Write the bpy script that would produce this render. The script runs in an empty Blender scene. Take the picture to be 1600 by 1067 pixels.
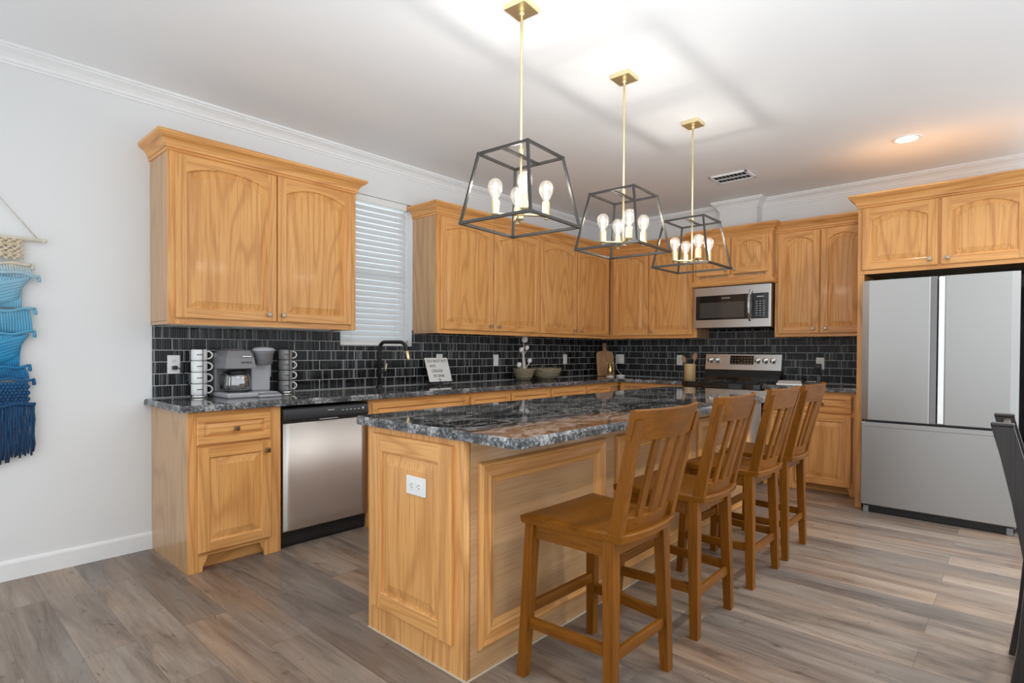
import bpy, bmesh, math, random
from mathutils import Vector, Matrix
random.seed(7)
S = bpy.context.scene
COL = S.collection
PI = math.pi

# ---------------------------------------------------------------- camera
cam_d = bpy.data.cameras.new('camera')
cam = bpy.data.objects.new('camera', cam_d)
COL.objects.link(cam)
F_ = Vector((0.74175488, 0.67053416, -0.01355126))
R_ = Vector((0.67063548, -0.74177227, 0.00468569))
U_ = Vector((0.00691003, 0.01256359, 0.9998972))
m = Matrix((R_, U_, -F_)).transposed().to_4x4()
m.translation = Vector((-6.07766531, -3.95018932, 1.22600832))
cam.matrix_world = m
cam_d.sensor_width = 36
cam_d.lens = 874.8775 * 36 / 1600
cam_d.shift_y = 26.3475 / 1600
cam_d.clip_start = 0.02
S.camera = cam

# ---------------------------------------------------------------- world, lights, exposure
S.view_settings.view_transform = 'Standard'
S.view_settings.look = 'None'
S.view_settings.gamma = 1
S.view_settings.use_curve_mapping = False
S.view_settings.exposure = 0.43
W = bpy.data.worlds.new('daylight')
S.world = W
W.use_nodes = True
bg = W.node_tree.nodes['Background']
bg.inputs['Color'].default_value = (0.90, 0.96, 1.0, 1)
bg.inputs['Strength'].default_value = 1.08
BULB_W = 7.6
DOWN_W = 5.0

CEIL = 2.81

# added fill lamp, unseen behind the camera, aimed up to brighten the ceiling
fl = bpy.data.lights.new('ceiling_fill', 'AREA'); fl.shape = 'DISK'; fl.size = 1.2; fl.energy = 28; fl.spread = math.radians(85); fl.color = (0.94, 0.975, 1.0)
fo = bpy.data.objects.new('ceiling_fill', fl); COL.objects.link(fo)
fo.location = (-6.3, -4.4, 1.5)
fo.rotation_euler = (Vector((-4.9, -3.3, CEIL)) - fo.location).to_track_quat('-Z', 'Y').to_euler()

# ---------------------------------------------------------------- material helpers
class NT:
    def __init__(s, name):
        s.m = bpy.data.materials.new(name)
        s.m.use_nodes = True
        s.t = s.m.node_tree
        s.p = s.t.nodes['Principled BSDF']
        s.out = s.t.nodes['Material Output']
    def n(s, typ, props=None, **ins):
        x = s.t.nodes.new('ShaderNode' + typ)
        for k, v in (props or {}).items():
            setattr(x, k, v)
        for k, v in ins.items():
            s.set(x, k, v)
        return x
    def set(s, x, k, v):
        key = int(k[1:]) if k[0] == '_' and k[1:].isdigit() else k.replace('_', ' ')
        i = x.inputs[key]
        if hasattr(v, 'is_output') and v.is_output:
            s.t.links.new(v, i)
        elif hasattr(v, 'outputs'):
            s.t.links.new(v.outputs[0], i)
        else:
            i.default_value = v
    def P(s, **ins):
        for k, v in ins.items():
            s.set(s.p, k, v)
    def math(s, op, a, b=0.0, clamp=False):
        return s.n('Math', {'operation': op, 'use_clamp': clamp}, _0=a, _1=b)
    def mix(s, fac, a, b, blend='MIX'):
        x = s.n('Mix', {'data_type': 'RGBA', 'blend_type': blend})
        s.set(x, '_0', fac); s.set(x, '_6', a); s.set(x, '_7', b)
        return x.outputs[2]
    def ramp(s, fac, stops):
        x = s.n('ValToRGB', _0=fac)
        e = x.color_ramp.elements
        while len(e) < len(stops):
            e.new(0.5)
        for el, (p, c) in zip(e, stops):
            el.position = p
            el.color = c if len(c) == 4 else (*c, 1)
        return x
    def coord(s, rnd=0.0):
        c = s.n('TexCoord').outputs['Object']
        if rnd:
            oi = s.n('ObjectInfo').outputs['Random']
            k = s.n('VectorMath', {'operation': 'SCALE'}, _0=(rnd, rnd * 1.7, rnd * 0.6))
            s.set(k, 'Scale', oi)
            c = s.n('VectorMath', {'operation': 'ADD'}, _0=c, _1=k).outputs[0]
        return c
    def mapv(s, v, scale):
        return s.n('VectorMath', {'operation': 'MULTIPLY'}, _0=v, _1=scale).outputs[0]
    def bump(s, h, strength=0.2, dist=0.01):
        b = s.n('Bump', Strength=strength, Distance=dist, Height=h)
        s.set(s.p, 'Normal', b)

def srgb(r, g, b):
    f = lambda c: ((c / 255 + 0.055) / 1.055) ** 2.4 if c > 10 else c / 255 / 12.92
    return (f(r), f(g), f(b), 1)

def plain(name, col, rough=0.5, metal=0.0, **kw):
    t = NT(name)
    n = t.n('TexNoise', Scale=18.0, Vector=t.coord(3))
    c = t.mix(n.outputs[0], tuple(x * 0.96 for x in col[:3]) + (1,), tuple(min(1, x * 1.04) for x in col[:3]) + (1,))
    t.P(Base_Color=c, Roughness=rough, Metallic=metal, **kw)
    return t.m

def wood(name, light, mid, dark, axis='z', rough=0.36, ring=22.0, sx=1.0, coat=0.14, spec=0.3):
    t = NT(name)
    v = t.coord(7.0)
    along, across = 0.42, 4.2 * sx
    sc = {'z': (across, across, along), 'x': (along, across, across), 'y': (across, along, across)}[axis]
    sf = {'z': (130, 130, 3.0), 'x': (3.0, 130, 130), 'y': (130, 3.0, 130)}[axis]
    n1 = t.n('TexNoise', Scale=1.0, Detail=1.5, Roughness=0.45, Vector=t.mapv(v, sc))
    rings = t.math('SINE', t.math('MULTIPLY', n1.outputs[0], ring * 3.6))
    rings = t.math('ADD', t.math('MULTIPLY', rings, 0.5), 0.5)
    rings = t.math('POWER', rings, 4.0)
    n2 = t.n('TexNoise', Scale=1.0, Detail=3.0, Roughness=0.6, Vector=t.mapv(v, sf))
    pores = t.ramp(n2.outputs[0], [(0.36, (1, 1, 1)), (0.5, (0, 0, 0))])
    n3 = t.n('TexNoise', Scale=2.2, Detail=1.0, Vector=v)
    base = t.mix(n3.outputs[0], mid, light)
    c = t.mix(t.math('MULTIPLY', rings, 0.42), base, dark)
    c = t.mix(t.math('MULTIPLY', pores.outputs[0], 0.45), c, dark)
    t.P(Base_Color=c, Roughness=rough, Coat_Weight=coat, Coat_Roughness=0.12, Specular_IOR_Level=spec)
    t.bump(t.math('ADD', t.math('MULTIPLY', n2.outputs[0], 0.7), t.math('MULTIPLY', rings, 0.2)), 0.08, 0.003)
    return t.m

OAK = dict(light=(0.79, 0.425, 0.158, 1), mid=(0.715, 0.345, 0.105, 1), dark=(0.43, 0.158, 0.038, 1))
M = {}
M['oak_v'] = wood('oak_upright_grain', axis='z', **OAK)
M['oak_h'] = wood('oak_level_grain', axis='x', **OAK)
M['oak_y'] = wood('oak_depth_grain', axis='y', **OAK)
M['oak_end'] = wood('oak_panel_grain', axis='z', light=(0.60, 0.37, 0.19, 1), mid=(0.52, 0.30, 0.14, 1), dark=(0.36, 0.18, 0.075, 1), sx=0.8, coat=0.45)
M['oak_ply'] = wood('oak_veneer_level_grain', axis='x', light=(0.60, 0.37, 0.19, 1), mid=(0.54, 0.315, 0.15, 1), dark=(0.40, 0.205, 0.085, 1), sx=0.6, coat=0.4, ring=14)
STW = dict(light=(0.245, 0.085, 0.006, 1), mid=(0.185, 0.061, 0.004, 1), dark=(0.085, 0.026, 0.002, 1), coat=0.05, spec=0.18)
M['stool_v'] = wood('amber_wood_upright', axis='z', rough=0.42, ring=9, **STW)
M['stool_h'] = wood('amber_wood_level', axis='x', rough=0.38, ring=9, **STW)
M['stool_y'] = wood('amber_wood_depth', axis='y', rough=0.38, ring=9, **STW)
M['board'] = wood('acacia_board', (0.48, 0.26, 0.12, 1), (0.38, 0.19, 0.085, 1), (0.2, 0.09, 0.035, 1), 'z', 0.5, 12, coat=0.0)
M['spoon'] = wood('spoon_wood', (0.5, 0.28, 0.15, 1), (0.42, 0.22, 0.11, 1), (0.3, 0.14, 0.06, 1), 'z', 0.55, 8, coat=0.0)
M['crock'] = wood('bamboo_crock', (0.68, 0.48, 0.25, 1), (0.6, 0.41, 0.2, 1), (0.5, 0.32, 0.14, 1), 'z', 0.45, 8, coat=0.0)
M['black_wood'] = wood('black_stained_wood', (0.035, 0.03, 0.028, 1), (0.022, 0.018, 0.016, 1), (0.01, 0.008, 0.007, 1), 'z', 0.35, 8)

def wall_mat(name, col, bumpy=0.05):
    t = NT(name)
    v = t.coord()
    n = t.n('TexNoise', Scale=90.0, Detail=3.0, Vector=v)
    n2 = t.n('TexNoise', Scale=1.3, Vector=v)
    c = t.mix(n2.outputs[0], tuple(x * 0.98 for x in col[:3]) + (1,), col)
    t.P(Base_Color=c, Roughness=0.6)
    t.bump(n.outputs[0], bumpy, 0.002)
    return t.m
M['wall'] = wall_mat('wall_paint', (0.78, 0.785, 0.79, 1))
M['ceiling'] = wall_mat('ceiling_paint', (0.895, 0.902, 0.915, 1))
M['trim'] = plain('white_trim_paint', (0.84, 0.845, 0.85), 0.35)

def floor_mat():
    t = NT('vinyl_plank_floor')
    v = t.coord()
    sep = t.n('SeparateXYZ', _0=v)
    uv = t.n('CombineXYZ', X=sep.outputs[1], Y=sep.outputs[0])
    br = t.n('TexBrick', {'offset': 0.37, 'offset_frequency': 2}, Vector=uv, Color1=(0, 0, 0, 1), Color2=(1, 1, 1, 1), Mortar=(0.5, 0.5, 0.5, 1),
             Scale=1.0, Mortar_Size=0.0012, Mortar_Smooth=0.0, Bias=0.0, Brick_Width=1.22, Row_Height=0.18)
    rnd = t.math('MULTIPLY', br.outputs[0], 37.0)
    sv = t.n('CombineXYZ', X=t.math('MULTIPLY', sep.outputs[0], 9.0), Y=t.math('MULTIPLY', sep.outputs[1], 1.1), Z=rnd)
    n1 = t.n('TexNoise', Scale=1.0, Detail=5.0, Roughness=0.62, Distortion=0.9, Vector=sv)
    sv2 = t.n('CombineXYZ', X=t.math('MULTIPLY', sep.outputs[0], 70.0), Y=t.math('MULTIPLY', sep.outputs[1], 3.0), Z=rnd)
    n2 = t.n('TexNoise', Scale=1.0, Detail=4.0, Roughness=0.7, Vector=sv2)
    sv3 = t.n('CombineXYZ', X=t.math('MULTIPLY', sep.outputs[0], 3.2), Y=t.math('MULTIPLY', sep.outputs[1], 0.9), Z=t.math('ADD', rnd, 11.0))
    n3 = t.n('TexNoise', Scale=1.0, Detail=2.0, Vector=sv3)
    c = t.ramp(n1.outputs[0], [(0.26, (0.105, 0.08, 0.066)), (0.41, (0.225, 0.176, 0.143)), (0.55, (0.30, 0.243, 0.20)), (0.76, (0.39, 0.328, 0.278))])
    tint = t.ramp(n3.outputs[0], [(0.30, (0.84, 0.90, 0.95)), (0.52, (1.0, 0.98, 0.96)), (0.70, (1.10, 0.95, 0.82))])
    cc = t.mix(1.0, c.outputs[0], tint.outputs[0], 'MULTIPLY')
    fine = t.ramp(n2.outputs[0], [(0.3, (0.66, 0.64, 0.62)), (0.55, (1, 1, 1))])
    cc = t.mix(0.75, cc, fine.outputs[0], 'MULTIPLY')
    sv4 = t.n('CombineXYZ', X=t.math('MULTIPLY', sep.outputs[0], 16.0), Y=t.math('MULTIPLY', sep.outputs[1], 5.0), Z=t.math('ADD', rnd, 23.0))
    n4 = t.n('TexNoise', Scale=1.0, Detail=6.0, Roughness=0.7, Distortion=1.5, Vector=sv4)
    knots = t.ramp(n4.outputs[0], [(0.30, (0.45, 0.42, 0.40)), (0.40, (1, 1, 1))])
    cc = t.mix(1.0, cc, knots.outputs[0], 'MULTIPLY')
    pl = t.ramp(br.outputs[0], [(0.0, (0.70, 0.73, 0.77)), (0.5, (0.95, 0.94, 0.93)), (1.0, (1.16, 1.12, 1.07))])
    cc = t.mix(1.0, cc, pl.outputs[0], 'MULTIPLY')
    cc = t.mix(t.math('MULTIPLY', br.outputs[1], 0.6), cc, (0.09, 0.07, 0.06, 1))
    t.P(Base_Color=cc, Roughness=t.math('ADD', t.math('MULTIPLY', n2.outputs[0], 0.12), 0.3))
    t.bump(t.math('SUBTRACT', t.math('MULTIPLY', n2.outputs[0], 0.5), br.outputs[1]), 0.12, 0.002)
    return t.m
M['floor'] = floor_mat()

def tile_mat():
    t = NT('ribbed_black_glass_tile')
    v = t.coord()
    sep = t.n('SeparateXYZ', _0=v)
    z0 = t.math('SUBTRACT', sep.outputs[2], 0.926)
    uv = t.n('CombineXYZ', X=sep.outputs[0], Y=z0)
    br = t.n('TexBrick', {'offset': 0.5, 'offset_frequency': 2}, Vector=uv, Color1=(0, 0, 0, 1), Color2=(1, 1, 1, 1), Mortar=(0.5, 0.5, 0.5, 1),
             Scale=1.0, Mortar_Size=0.0024, Mortar_Smooth=0.1, Bias=0.0, Brick_Width=0.20, Row_Height=0.0735)
    row = t.math('FLOOR', t.math('DIVIDE', z0, 0.0735))
    wob = t.n('TexNoise', Scale=9.0, Vector=v)
    xx = t.math('ADD', sep.outputs[0], t.math('MULTIPLY', wob.outputs[0], 0.006))
    stick = t.math('FLOOR', t.math('MULTIPLY', xx, 74.0))
    wn = t.n('TexWhiteNoise', {'noise_dimensions': '2D'}, Vector=t.n('CombineXYZ', X=stick, Y=row))
    fr = t.math('FRACT', t.math('MULTIPLY', xx, 74.0))
    rib = t.math('SINE', t.math('MULTIPLY', fr, PI))
    rib = t.math('POWER', rib, 0.6)
    gl = t.ramp(wn.outputs[0], [(0.0, (0.004, 0.0045, 0.005)), (0.6, (0.008, 0.009, 0.010)), (0.75, (0.022, 0.024, 0.026)), (0.93, (0.07, 0.074, 0.078)), (1.0, (0.14, 0.145, 0.15))])  # random glass tones; the palest sticks put reflected streaks into the colour
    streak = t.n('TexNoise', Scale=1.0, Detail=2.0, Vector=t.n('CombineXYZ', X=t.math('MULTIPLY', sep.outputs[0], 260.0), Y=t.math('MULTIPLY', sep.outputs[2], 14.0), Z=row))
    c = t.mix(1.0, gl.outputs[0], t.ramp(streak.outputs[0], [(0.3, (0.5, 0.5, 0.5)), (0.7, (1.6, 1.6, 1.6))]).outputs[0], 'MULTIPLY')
    c = t.mix(br.outputs[1], c, (0.50, 0.50, 0.50, 1))
    t.P(Base_Color=c, Roughness=t.math('ADD', t.math('MULTIPLY', br.outputs[1], 0.5), 0.08), Specular_IOR_Level=t.math('SUBTRACT', 0.32, t.math('MULTIPLY', br.outputs[1], 0.3)))
    tilt = t.math('MULTIPLY', wn.outputs[0], fr)
    h = t.math('ADD', t.math('MULTIPLY', rib, 0.55), t.math('MULTIPLY', tilt, 0.5))
    h = t.math('ADD', h, t.math('MULTIPLY', wob.outputs[0], 0.5))
    h = t.math('SUBTRACT', h, t.math('MULTIPLY', br.outputs[1], 1.2))
    t.bump(h, 0.7, 0.005)
    return t.m
M['tile'] = tile_mat()

def granite(name='black_granite'):
    t = NT(name)
    v = t.coord()
    w = t.n('TexNoise', Scale=1.3, Detail=3.0, Distortion=0.4, Vector=v)
    wv = t.n('VectorMath', {'operation': 'ADD'}, _0=t.mapv(v, (1.6, 3.4, 2.0)), _1=t.n('VectorMath', {'operation': 'SCALE'}, _0=w.outputs[1], Scale=2.6).outputs[0])
    n1 = t.n('TexNoise', Scale=1.5, Detail=7.0, Roughness=0.63, Distortion=1.4, Vector=wv.outputs[0])
    vein = t.ramp(n1.outputs[0], [(0.40, (0.010, 0.011, 0.012)), (0.485, (0.022, 0.023, 0.025)), (0.53, (0.30, 0.29, 0.28)), (0.575, (0.03, 0.03, 0.032)), (0.72, (0.11, 0.108, 0.105))])
    sp = t.n('TexNoise', Scale=95.0, Detail=4.0, Roughness=0.7, Vector=v)
    spk = t.ramp(sp.outputs[0], [(0.5, (0, 0, 0)), (0.66, (0.22, 0.22, 0.22))])
    c = t.mix(0.55, vein.outputs[0], spk.outputs[0], 'ADD')
    t.P(Base_Color=c, Roughness=0.045, IOR=1.55)
    return t.m
M['granite'] = granite()
def granite_edge():
    t = NT('chiselled_granite_edge')
    v = t.coord()
    sp = t.n('TexNoise', Scale=70.0, Detail=5.0, Roughness=0.75, Vector=v)
    sp2 = t.n('TexNoise', Scale=11.0, Detail=3.0, Vector=v)
    c = t.ramp(t.math('ADD', t.math('MULTIPLY', sp.outputs[0], 0.65), t.math('MULTIPLY', sp2.outputs[0], 0.35)),
               [(0.42, (0.02, 0.022, 0.026)), (0.50, (0.09, 0.095, 0.10)), (0.58, (0.36, 0.37, 0.38)), (0.66, (0.62, 0.62, 0.62))])
    t.P(Base_Color=c.outputs[0], Roughness=0.3)
    t.bump(sp.outputs[0], 0.6, 0.006)
    return t.m
M['granite_edge'] = granite_edge()

def steel(name, col=(0.60, 0.595, 0.585, 1), rough=0.3, aniso=0.6, along='x', wob=0.0):
    t = NT(name)
    v = t.coord()
    sc = (0.6, 0.6, 420.0) if along == 'x' else (420.0, 420.0, 0.6)
    n = t.n('TexNoise', Scale=1.0, Detail=2.0, Vector=t.mapv(v, sc))
    c = t.mix(n.outputs[0], tuple(x * 0.94 for x in col[:3]) + (1,), col)
    tg = t.n('VectorTransform', {'vector_type': 'VECTOR', 'convert_from': 'OBJECT', 'convert_to': 'WORLD'}, Vector=(0.0, 0.0, 1.0))
    t.P(Base_Color=c, Metallic=1.0, Roughness=rough, Anisotropic=aniso, Tangent=tg)
    h = n.outputs[0]
    if wob:
        n2 = t.n('TexNoise', Scale=1.0, Detail=0.0, Vector=t.mapv(v, (7.0, 7.0, 2.2)))
        h = t.math('ADD', t.math('MULTIPLY', h, 0.01), t.math('MULTIPLY', n2.outputs[0], wob))
    t.bump(h, 0.04 if not wob else 0.5, 0.001 if not wob else 0.006)
    return t.m
M['steel'] = steel('brushed_stainless')
M['steel_dw'] = steel('brushed_stainless_warm', (0.76, 0.725, 0.695, 1), 0.40, 0.9, wob=0.25)
M['steel_fridge'] = steel('satin_stainless', (0.44, 0.436, 0.43, 1), 0.42, 0.4)
M['chrome'] = plain('polished_metal', (0.75, 0.74, 0.72), 0.15, 1.0)
M['pewter'] = plain('aged_pewter', (0.42, 0.37, 0.31), 0.38, 1.0)
M['bronze'] = plain('dark_bronze', (0.22, 0.14, 0.09), 0.4, 0.9)
M['brass'] = plain('satin_brass', (0.82, 0.70, 0.43), 0.34, 0.9)
M['gold'] = plain('gold_leaf', (0.8, 0.6, 0.25), 0.3, 1.0)
M['cage'] = plain('graphite_metal', (0.085, 0.083, 0.08), 0.3, 0.8)
M['black'] = plain('black_plastic', (0.012, 0.012, 0.013), 0.35)
M['black_matte'] = plain('matte_black', (0.015, 0.015, 0.016), 0.5)
M['black_glass'] = plain('black_glass', (0.008, 0.008, 0.009), 0.04)
M['dw_control'] = plain('charcoal_gloss_plastic', (0.03, 0.03, 0.032), 0.14)
M['screen'] = plain('smoked_screen', (0.06, 0.058, 0.056), 0.08)
M['gap'] = plain('shadow_black', (0.004, 0.004, 0.004), 0.8)
M['white'] = plain('white_plastic', (0.82, 0.82, 0.81), 0.35)
M['ceramic'] = plain('white_ceramic', (0.84, 0.84, 0.83), 0.15)
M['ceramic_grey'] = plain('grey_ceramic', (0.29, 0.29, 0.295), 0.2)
M['mark'] = plain('dark_print', (0.03, 0.03, 0.03), 0.6)
M['mark_light'] = plain('pale_print', (0.6, 0.6, 0.6), 0.5)
M['maker'] = plain('slate_grey_plastic', (0.20, 0.20, 0.212), 0.32)
M['maker_lt'] = plain('silver_grey_plastic', (0.41, 0.415, 0.445), 0.28)
M['paper'] = plain('white_card', (0.8, 0.8, 0.79), 0.6)
M['cotton'] = plain('cotton_fluff', (0.82, 0.80, 0.78), 0.9)
M['twig'] = plain('brown_twig', (0.16, 0.10, 0.06), 0.8)
M['whitewash'] = plain('whitewashed_stem', (0.62, 0.6, 0.57), 0.7)
M['caulk'] = plain('pale_caulk', (0.62, 0.55, 0.42), 0.6)
M['seat_black'] = plain('charcoal_cushion', (0.03, 0.03, 0.032), 0.7)
M['cord'] = plain('cotton_cord', (0.7, 0.66, 0.56), 0.9)

def wicker():
    t = NT('woven_seagrass')
    v = t.coord()
    wv = t.n('TexWave', {'wave_type': 'BANDS', 'bands_direction': 'Z'}, Scale=28.0, Distortion=9.0, Detail=2.0, Vector=v)
    n = t.n('TexNoise', Scale=60.0, Vector=v)
    c = t.ramp(wv.outputs[1], [(0.1, (0.09, 0.072, 0.042)), (0.5, (0.30, 0.25, 0.15)), (0.9, (0.52, 0.44, 0.29))])
    t.P(Base_Color=t.mix(0.4, c.outputs[0], n.outputs[1], 'OVERLAY'), Roughness=0.75)
    t.bump(wv.outputs[1], 0.8, 0.006)
    return t.m
M['wicker'] = wicker()

def dyed():
    t = NT('dip_dyed_cotton')
    v = t.coord()
    sep = t.n('SeparateXYZ', _0=v)
    n = t.n('TexNoise', Scale=14.0, Vector=v)
    z = t.math('ADD', sep.outputs[2], t.math('MULTIPLY', t.math('SUBTRACT', n.outputs[0], 0.5), 0.05))
    f = t.math('DIVIDE', t.math('SUBTRACT', z, 0.63), 1.2)
    c = t.ramp(f, [(0.0, srgb(26, 52, 84)), (0.30, srgb(26, 74, 116)), (0.37, srgb(30, 98, 146)), (0.46, srgb(40, 136, 184)),
                   (0.62, srgb(98, 166, 198)), (0.80, srgb(140, 184, 206)), (0.845, srgb(178, 198, 206)), (0.875, srgb(214, 200, 176)), (1.0, srgb(218, 200, 168))])
    f2 = t.n('TexNoise', Scale=220.0, Vector=v)
    t.P(Base_Color=t.mix(0.25, c.outputs[0], f2.outputs[0], 'OVERLAY'), Roughness=0.9)
    t.bump(f2.outputs[0], 0.5, 0.003)
    return t.m
M['dyed'] = dyed()

def glassy(name, tint=(1, 1, 1, 1), rough=0.02, refl=0.12):
    t = NT(name)
    tr = t.n('BsdfTransparent', Color=tint)
    gl = t.n('BsdfGlossy', Roughness=rough)
    lw = t.n('LayerWeight', Blend=0.25)
    mx = t.n('MixShader', _0=t.math('ADD', t.math('MULTIPLY', lw.outputs[1], 0.5), refl, True), _1=tr, _2=gl)
    t.t.links.new(mx.outputs[0], t.out.inputs[0])
    return t.m
M['bulb'] = glassy('clear_bulb_glass', (0.97, 0.955, 0.92, 1), 0.02, 0.13)
t = NT('lit_bulb_glass')
tr = t.n('BsdfTransparent', Color=(0.97, 0.955, 0.92, 1)); gl = t.n('BsdfGlossy', Roughness=0.02); lw = t.n('LayerWeight', Blend=0.3)
mx = t.n('MixShader', _0=t.math('ADD', t.math('MULTIPLY', lw.outputs[1], 0.5), 0.12, True), _1=tr, _2=gl)
em = t.n('Emission', Color=(1.0, 0.92, 0.78, 1), Strength=0.16)
ad = t.n('AddShader', _0=mx, _1=em)
t.t.links.new(ad.outputs[0], t.out.inputs[0])
M['bulb'] = t.m
M['glass'] = glassy('window_glass', (0.97, 0.99, 0.99, 1), 0.0, 0.04)
M['carafe'] = glassy('carafe_glass', (0.8, 0.8, 0.8, 1), 0.04, 0.3)

def emit(name, col, st):
    t = NT(name)
    t.P(Base_Color=(0.8, 0.8, 0.8, 1), Emission_Color=col, Emission_Strength=st)
    return t.m
M['filament'] = emit('glowing_filament', (1.0, 0.84, 0.56, 1), 5.0)
M['lens'] = emit('downlight_lens', (1.0, 0.97, 0.92, 1), 5.0)

def slat_mat():
    t = NT('white_blind_slat')
    n = t.n('TexNoise', Scale=6.0, Vector=t.coord())
    c = t.mix(n.outputs[0], (0.80, 0.82, 0.83, 1), (0.84, 0.85, 0.86, 1))
    t.P(Base_Color=c, Roughness=0.4)
    tl = t.n('BsdfTranslucent', Color=(0.70, 0.82, 0.90, 1))
    mx = t.n('MixShader', _0=0.22, _1=t.p, _2=tl)
    t.t.links.new(mx.outputs[0], t.out.inputs[0])
    return t.m
M['slat'] = slat_mat()

# ---------------------------------------------------------------- mesh helpers
class MB:
    """collects shapes, each with a material slot, into one mesh"""
    def __init__(s):
        s.bm = bmesh.new()
    def _put(s, b, mi, M4=None, smooth=False):
        if M4 is not None:
            bmesh.ops.transform(b, matrix=M4, verts=b.verts)
        for f in b.faces:
            if mi is not None: f.material_index = mi
            f.smooth = smooth
        me = bpy.data.meshes.new('tmp')
        b.to_mesh(me); b.free()
        s.bm.from_mesh(me)
        bpy.data.meshes.remove(me)
        return s
    def box(s, a, b, bev=0.0, mi=0, M4=None, seg=2):
        t = bmesh.new()
        bmesh.ops.create_cube(t, size=1)
        sz = [abs(b[i] - a[i]) for i in range(3)]
        c = [(a[i] + b[i]) / 2 for i in range(3)]
        bmesh.ops.scale(t, vec=sz, verts=t.verts)
        bmesh.ops.translate(t, vec=c, verts=t.verts)
        if bev:
            bmesh.ops.bevel(t, geom=t.edges[:], offset=min(bev, min(sz) * 0.45), segments=seg, profile=0.5, affect='EDGES')
        return s._put(t, mi, M4)
    def lathe(s, prof, n=24, mi=0, M4=None, smooth=True, cap=True):
        t = bmesh.new()
        rings = []
        for r, z in prof:
            if r < 1e-6:
                rings.append([t.verts.new((0, 0, z))])
            else:
                rings.append([t.verts.new((r * math.cos(2 * PI * i / n), r * math.sin(2 * PI * i / n), z)) for i in range(n)])
        for A, B in zip(rings, rings[1:]):
            for i in range(n):
                j = (i + 1) % n
                if len(A) == 1 and len(B) == 1: continue
                if len(A) == 1: t.faces.new((A[0], B[j], B[i]))
                elif len(B) == 1: t.faces.new((A[i], A[j], B[0]))
                else: t.faces.new((A[i], A[j], B[j], B[i]))
        if cap:
            if len(rings[0]) > 1: t.faces.new(rings[0][::-1])
            if len(rings[-1]) > 1: t.faces.new(rings[-1])
        bmesh.ops.recalc_face_normals(t, faces=t.faces)
        return s._put(t, mi, M4, smooth)
    def tube(s, pts, r, n=8, mi=0, closed=False, smooth=True, square=False):
        """round or square bar along a polyline; r may be a list"""
        t = bmesh.new()
        P = [Vector(p) for p in pts]
        N = len(P)
        rr = r if isinstance(r, (list, tuple)) else [r] * N
        T = []
        for i in range(N):
            a = P[i - 1] if (i > 0 or closed) else P[i]
            b = P[(i + 1) % N] if (i < N - 1 or closed) else P[i]
            T.append((b - a).normalized())
        ref = Vector((0, 0, 1)) if abs(T[0].z) < 0.9 else Vector((1, 0, 0))
        x = T[0].cross(ref).normalized()
        rings = []
        for i in range(N):
            x = (x - T[i] * x.dot(T[i])).normalized()
            y = T[i].cross(x)
            ring = []
            for k in range(n):
                a = 2 * PI * (k + (0.5 if square else 0)) / n
                q = rr[i] * (math.sqrt(2) if square else 1)
                ring.append(t.verts.new(P[i] + x * q * math.cos(a) + y * q * math.sin(a)))
            rings.append(ring)
        for i in range(N if closed else N - 1):
            A, B = rings[i], rings[(i + 1) % N]
            for k in range(n):
                j = (k + 1) % n
                t.faces.new((A[k], A[j], B[j], B[k]))
        if not closed:
            t.faces.new(rings[0][::-1]); t.faces.new(rings[-1])
        bmesh.ops.recalc_face_normals(t, faces=t.faces)
        return s._put(t, mi, None, smooth and not square)
    def bar(s, secs, mi=0, smooth=False):
        """loft through a list of equal-length vertex loops"""
        t = bmesh.new()
        rings = [[t.verts.new(p) for p in q] for q in secs]
        n = len(rings[0])
        for A, B in zip(rings, rings[1:]):
            for k in range(n):
                j = (k + 1) % n
                t.faces.new((A[k], A[j], B[j], B[k]))
        t.faces.new(rings[0][::-1]); t.faces.new(rings[-1])
        bmesh.ops.recalc_face_normals(t, faces=t.faces)
        return s._put(t, mi, None, smooth)
    def prism(s, poly, fn, h0, h1, mi=0, bev=0.0):
        t = bmesh.new()
        A = [t.verts.new(fn(u, v, h0)) for u, v in poly]
        B = [t.verts.new(fn(u, v, h1)) for u, v in poly]
        n = len(poly)
        for k in range(n):
            j = (k + 1) % n
            t.faces.new((A[k], A[j], B[j], B[k]))
        t.faces.new(A[::-1]); t.faces.new(B)
        bmesh.ops.recalc_face_normals(t, faces=t.faces)
        if bev:
            bmesh.ops.bevel(t, geom=t.edges[:], offset=bev, segments=2, profile=0.5, affect='EDGES')
        return s._put(t, mi)
    def sweep(s, path, prof, fn, closed=False, mi=0, mis=None):
        """moulding: prof points (out, h) carried along a 2-D path with mitred corners"""
        t = bmesh.new()
        P = [Vector(p) for p in path]
        N = len(P)
        nrm = []
        for i in range(N if closed else N - 1):
            d = (P[(i + 1) % N] - P[i]).normalized()
            nrm.append(Vector((d.y, -d.x)))
        rings = []
        for i in range(N):
            if closed: a, b = nrm[i - 1], nrm[i]
            else: a, b = nrm[max(i - 1, 0)], nrm[min(i, N - 2)]
            mt = (a + b) / (1 + a.dot(b))
            rings.append([t.verts.new(fn(P[i].x + mt.x * o, P[i].y + mt.y * o, h)) for o, h in prof])
        n = len(prof)
        for i in range(N if closed else N - 1):
            A, B = rings[i], rings[(i + 1) % N]
            for k in range(n):
                j = (k + 1) % n
                t.faces.new((A[k], A[j], B[j], B[k])).material_index = mis[i] if mis else mi
        if not closed:
            t.faces.new(rings[0][::-1]); t.faces.new(rings[-1])
        bmesh.ops.recalc_face_normals(t, faces=t.faces)
        return s._put(t, None)
    def ball(s, c, r, mi=0, sc=(1, 1, 1), sub=2):
        t = bmesh.new()
        bmesh.ops.create_icosphere(t, subdivisions=sub, radius=r)
        bmesh.ops.scale(t, vec=sc, verts=t.verts)
        bmesh.ops.translate(t, vec=c, verts=t.verts)
        return s._put(t, mi, None, True)
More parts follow.
